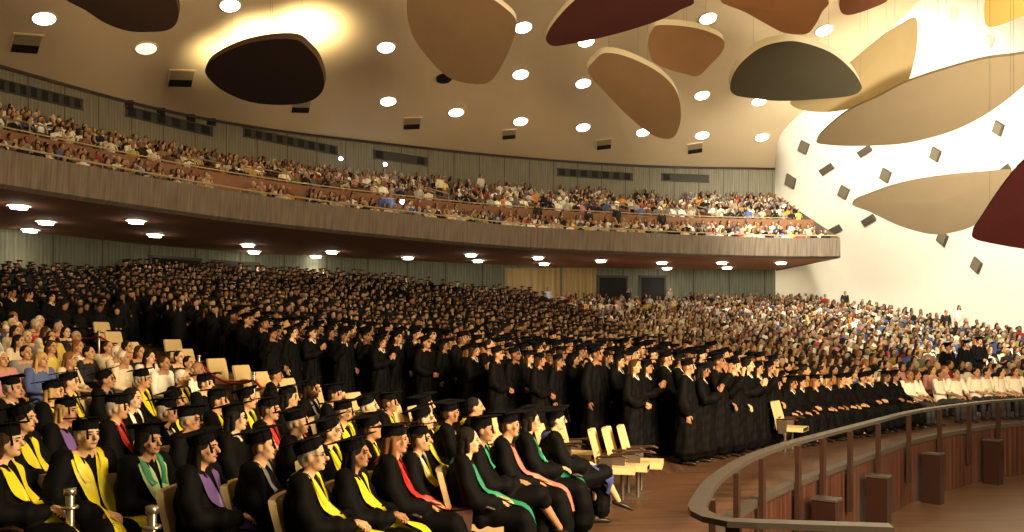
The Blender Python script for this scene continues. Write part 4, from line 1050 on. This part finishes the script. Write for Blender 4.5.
# ---- the remaining crowds: simple full figures, merged because there are thousands
def lod(kind):
    vs = []; fs = []; cs = []
    mb = MB()
    if kind == 'gstand':
        mb.ell((0,.02,1.60), (.075,.095,.115), 8, 6, 0); mb.ell((0,-.01,1.62), (.084,.10,.115), 8, 5, 1)
        mb.tube([(0,0,.1),(0,0,.9),(0,-.02,1.25),(0,-.02,1.38),(0,-.02,1.47)], [(.30,.25),(.24,.2),(.22,.16),(.19,.12),(.07,.06)], 8, mi=2, caps=False, up=(0,1,0))
        mb.ell((0,.085,1.44), (.035,.03,.06), 5, 4, 4)
        mb.tube([(.2,0,1.36),(.29,.08,1.14),(.25,.24,1.36)], [.08,.09,.06], 6, mi=2, caps=False); mb.tube([(-.2,0,1.36),(-.28,.04,1.1),(-.18,.2,1.0)], [.08,.09,.06], 6, mi=2, caps=False)
        mb.ell((.25,.27,1.45), (.035,.025,.08), 5, 4, 0); mb.ell((-.15,.24,.99), (.04,.04,.05), 5, 4, 0)
        mt = Matrix.Rotation(PI/4, 4, 'Z'); mb.box((0,0,1.725), (.26,.26,.015), mat=mt, mi=3); mb.tube([(0,-.01,1.65),(0,-.01,1.72)], .095, 8, mi=3, caps=False)
    elif kind == 'gsit':
        mb.ell((0,-.07,1.215), (.075,.095,.115), 8, 6, 0); mb.ell((0,-.10,1.235), (.084,.10,.115), 8, 5, 1)
        mb.tube([(0,-.08,.25),(0,-.08,.6),(0,-.12,.9),(0,-.12,1.0),(0,-.12,1.08)], [(.24,.2),(.24,.19),(.22,.15),(.18,.11),(.07,.06)], 8, mi=2, caps=False, up=(0,1,0))
        mb.tube([(0,0,.5),(0,.42,.52),(0,.46,.15)], [(.22,.12),(.2,.11),(.2,.11)], 8, mi=2, up=(0,0,1))
        for s in (-1, 1): mb.tube([(s*.19,-.12,.98),(s*.27,-.02,.74),(s*.09,.22,.68)], [.08,.09,.06], 6, mi=2, caps=False); mb.ell((s*.06,.26,.67), (.04,.05,.03), 5, 4, 0)
        mt = Matrix.Rotation(PI/4, 4, 'Z'); mb.box((0,-.09,1.34), (.26,.26,.015), mat=mt, mi=3); mb.tube([(0,-.1,1.265),(0,-.1,1.335)], .095, 8, mi=3, caps=False)
    elif kind == 'sit':
        mb.ell((0,-.07,1.215), (.075,.095,.12), 8, 6, 0); mb.ell((0,-.095,1.245), (.086,.10,.11), 8, 6, 1)
        mb.tube([(0,-.08,.45),(0,-.08,.6),(0,-.12,.9),(0,-.12,1.0),(0,-.12,1.08)], [(.19,.15),(.185,.14),(.2,.14),(.16,.1),(.06,.06)], 8, mi=2, caps=False, up=(0,1,0))
        mb.tube([(0,0,.5),(0,.42,.50),(0,.44,.1)], [(.18,.09),(.17,.08),(.16,.07)], 8, mi=3, up=(0,0,1))
        for s in (-1, 1): mb.tube([(s*.18,-.12,.98),(s*.25,-.02,.74)], [.065,.06], 6, mi=2); mb.tube([(s*.25,-.02,.74),(s*.08,.24,.70)], [.04,.03], 5, mi=0)
    elif kind == 'sitlong':
        mb.ell((0,-.07,1.2), (.07,.09,.115), 8, 6, 0); mb.ell((0,-.10,1.23), (.09,.10,.115), 8, 6, 1); mb.tube([(0,-.14,1.2),(0,-.17,.95)], [(.09,.05),(.075,.03)], 6, mi=1, up=(0,1,0))
        mb.tube([(0,-.08,.45),(0,-.08,.6),(0,-.12,.9),(0,-.12,1.0),(0,-.12,1.07)], [(.18,.14),(.165,.13),(.18,.14),(.14,.1),(.05,.05)], 8, mi=2, caps=False, up=(0,1,0))
        mb.tube([(0,0,.5),(0,.42,.50),(0,.44,.1)], [(.17,.09),(.16,.08),(.15,.07)], 8, mi=3, up=(0,0,1))
        for s in (-1, 1): mb.tube([(s*.16,-.12,.97),(s*.23,-.02,.74)], [.055,.05], 6, mi=2); mb.tube([(s*.23,-.02,.74),(s*.1,.22,.86)], [.036,.028], 5, mi=0)
    return np.array([tuple(v) for v in mb.v]), mb.f, mb.m
SKL = [tuple(v*.72 for v in c) for c in SKINS]
LOD = {k: lod(k) for k in ('gstand','gsit','sit','sitlong')}
m_crowd = bpy.data.materials.new('crowd_colours'); m_crowd.use_nodes = True
nt = m_crowd.node_tree; at_ = nt.nodes.new('ShaderNodeAttribute'); at_.attribute_name = 'Col'; nt.links.new(at_.outputs['Color'], nt.nodes['Principled BSDF'].inputs['Base Color']); nt.nodes['Principled BSDF'].inputs['Roughness'].default_value = .8
nt.nodes['Principled BSDF'].inputs['Specular IOR Level'].default_value = .2
def crowd(name, items, label, cat):
    """items: (kind, x, y, z, angle, scale, five colours)"""
    V = []; F = []; CL_ = []; off = 0
    for kd, x, y, z, a, s, cols in items:
        v, f, m_ = LOD[kd]; ca, sa = math.cos(a)*s, math.sin(a)*s
        V.append(np.stack([v[:, 0]*ca-v[:, 1]*sa+x, v[:, 0]*sa+v[:, 1]*ca+y, v[:, 2]*s+z], 1))
        for ff, mi in zip(f, m_): F.append(tuple(i+off for i in ff)); CL_ += [cols[mi]]*len(ff)
        off += len(v)
    me = bpy.data.meshes.new(name); me.from_pydata(np.concatenate(V).tolist(), [], F)
    ca = me.color_attributes.new('Col', 'FLOAT_COLOR', 'CORNER')
    ca.data.foreach_set('color', np.concatenate([np.array(CL_, np.float32), np.ones((len(CL_), 1), np.float32)], 1).ravel())
    me.materials.append(m_crowd); me.polygons.foreach_set('use_smooth', [True]*len(F)); me.update()
    return tag(link(name, me), label, cat, kind='stuff')
def rhair(): return HAIRS[R.choice(['black','black','black','brown','brown','auburn','grey','blond' if R.random() < .3 else 'black'])]
gi = []; si = []
for y, x, z, kd, k, a, hy in far:
    if any((x-q.x)**2+(y-q.y)**2 < 1.7 for q in special): continue
    sk = R.choice(SKL); hr = rhair(); an = face((x, y, z), R.uniform(-.5,.5)); s = R.uniform(.93, 1.04)
    if kd == 'grad': gi.append(('gstand' if (a > 120 and R.random() < .85) else 'gsit', x, y, z, an, s, [sk, hr, BLACK, (.012,.012,.012), (.7,.64,.52) if R.random() < .45 else BLACK]))
    elif kd == 'sgrad': gi.append(('gsit', x, y, z, an, s, [sk, hr, BLACK, (.012,.012,.012), BLACK]))
    else: si.append((R.choice(['sit','sitlong']), x, y, z, an, s, [sk, hr, tuple(np.clip(np.array(rcol()[0])*R.uniform(.4,1.25), 0, .9)), R.choice([(.02,.02,.03),(.05,.06,.10),(.2,.15,.1)]), sk]))
crowd('crowd_of_graduates', gi, 'mass of graduates in black gowns and caps filling the rear left of the lower floor', 'crowd')
crowd('seated_crowd', si, 'mass of colourfully dressed seated guests filling the rear right of the lower floor', 'crowd')
bi = []
ts = [.05,.12,.19,.26,.325]+[.44+.058*k for k in range(10)]
for t in ts:
    t = max(t, .075)
    Q = A_in+(BB-A_in)*t; L = arclen(Q); m = int(L[-1]/.56)
    for s_ in np.linspace(0, L[-1], m):
        x = np.interp(s_, L, Q[:, 0])+R.uniform(-.1,.1); y = np.interp(s_, L, Q[:, 1])+R.uniform(-.1,.1); a = 512+FPX*x/y
        if a < -30 or R.random() > .93: continue
        if x > 18.6+(61-y)*.07: continue
        if t > .4 and t < .64 and any(abs(a-(px+4)) < 9 for px, _ in STAIRS): continue
        if t < .34 and any(abs(a-px) < 10 for px in (222, 240, 300)): continue
        if not clear_of(Vector((x, y, 0)), .3): continue
        if any((x-q.x)**2+(y-q.y)**2 < .8 for q in special): continue
        sk = R.choice(SKL)
        bi.append((R.choice(['sit','sit','sitlong']), x, y, zbal(t), face((x, y, 0), R.uniform(-.5,.5)), R.uniform(.93,1.1), [sk, rhair(), tuple(np.clip(np.array(rcol()[0])*R.uniform(.4,1.25), 0, .9)), R.choice([(.02,.02,.03),(.05,.06,.10),(.2,.15,.1)]), sk]))
crowd('balcony_crowd', bi, 'mass of seated guests in many colours filling the balcony rows', 'crowd')
print('stuff', len(gi), len(si), len(bi))
# camera flashes going off on the balcony
for i_, ((px, py), w_) in enumerate(zip(((342,161),(386,166.5),(403,204)), ('high at the back of the balcony','beside the second slot window end on the balcony','next to the blue shirts on the balcony'))):
    p, _ = hit(bv_bal, px, py, (1.7, 1.7, 1.25)[i_])
    root = empty('camera', p+Vector((0,-.3,(1.7, 1.7, 1.25)[i_])));
    MB().box((0,0,0), (.14,.06,.09)).build('camera_body', m_black, root)
    MB().ell((0,-.05,.06), (.11,.04,.11), 10, 8).build('flash', M('flash_light', (1,1,1), .5, emit=(.9,.95,1), strength=40), root)
    tag(root, 'small camera firing a white flash '+w_, 'camera')

# ------------------------------------------------------------------ empty cream seats
ES = [(70,327),(80,325),(98,328),(108,336),(121,346),(140,357),(180,354),(194,364),(226,374),(253,381),(272,388),(327,402),(355,410),(370,410),(410,424),(434,424),(500,440),(512,438),(562,444),(578,438),(616,449),(630,447),(644,445),(792,418),(300,395)]
for i, (px, py) in enumerate(ES):
    p, _ = hit(bv_floor, px, py-10, .80)
    if p is None: continue
    put_seat(p, face(p, R.uniform(-.1,.1)), 'empty cream folding seat by the graduates, %s empty seat from the left' % ordw(sorted(range(len(ES)), key=lambda j: ES[j][0]).index(i)), 'empty cream seats')

# ------------------------------------------------------------------ rope posts and red ropes
def rope_post(p, label, s=1.0):
    root = empty('rope_post', p)
    mb = MB(); mb.tube([(0,0,.02),(0,0,.95)], .030*s, 12); mb.build('pole', m_steel, root, True)
    mb = MB(); mb.tube([(0,0,.84),(0,0,.86)], .06*s, 14, caps=False); mb.tube([(0,0,.94),(0,0,.99)], .042*s, 12, caps=False); mb.build('collar', m_steel, root, True)
    mb = MB(); mb.tube([(0,0,0),(0,0,.025)], .16, 18, caps=False); mb.build('base', m_steel, root, True)
    tag(root, label, 'rope post', 'steel rope posts'); return p
def rope(a, b, label):
    a = Vector(a)+Vector((0,0,.85)); b = Vector(b)+Vector((0,0,.85)); pts = []
    for k in range(13):
        t = k/12; q = a.lerp(b, t); q.z -= .9*t*(1-t)*min(1, (b-a).length*.45); pts.append(q)
    mb = MB(); mb.tube(pts, .024, 8); tag(mb.build('barrier_rope', m_rope, smooth=True), label, 'rope', 'red barrier ropes')
RP = [(22,302,'far left, red rope sagging from it'),(57,317,'beside the first empty cream seats'),(99,331,'in front of the empty cream seats'),(150,315,'under the standing graduates, isolated'),(199,356,'where the rope crosses the white haired man'),(254,373,'between two single cream seats'),(312,388,'behind the capped guests in the middle')]
prev = None
for i, (px, py, w_) in enumerate(RP):
    p, _ = hit(bv_floor, px, py, .97)
    if i != 3:
        if prev is not None: rope(prev, p, 'red rope ending at the post '+w_)
        else:
            q, _ = hit(bv_floor, -30, 290, .97)
            if q is not None: rope(q, p, 'red rope running out of the left picture edge')
        prev = p
    rope_post(p, 'steel rope post '+w_)
for (px, py), w_ in zip(((70,491),(152,509)), ('left of the wide yellow stole man, cut by the picture bottom','in front of the purple stole woman, cut by the picture bottom')):
    s = 118 if px == 70 else 122; D = FPX/s; x = (px-512)/s; z = EYE-(py-HOR)/s-.97
    D = FPX*(EYE-.97)/(py-HOR); x = (px-512)/FPX*D
    rope_post(Vector((x, D, 0)), 'large steel rope post '+w_, 1.0)
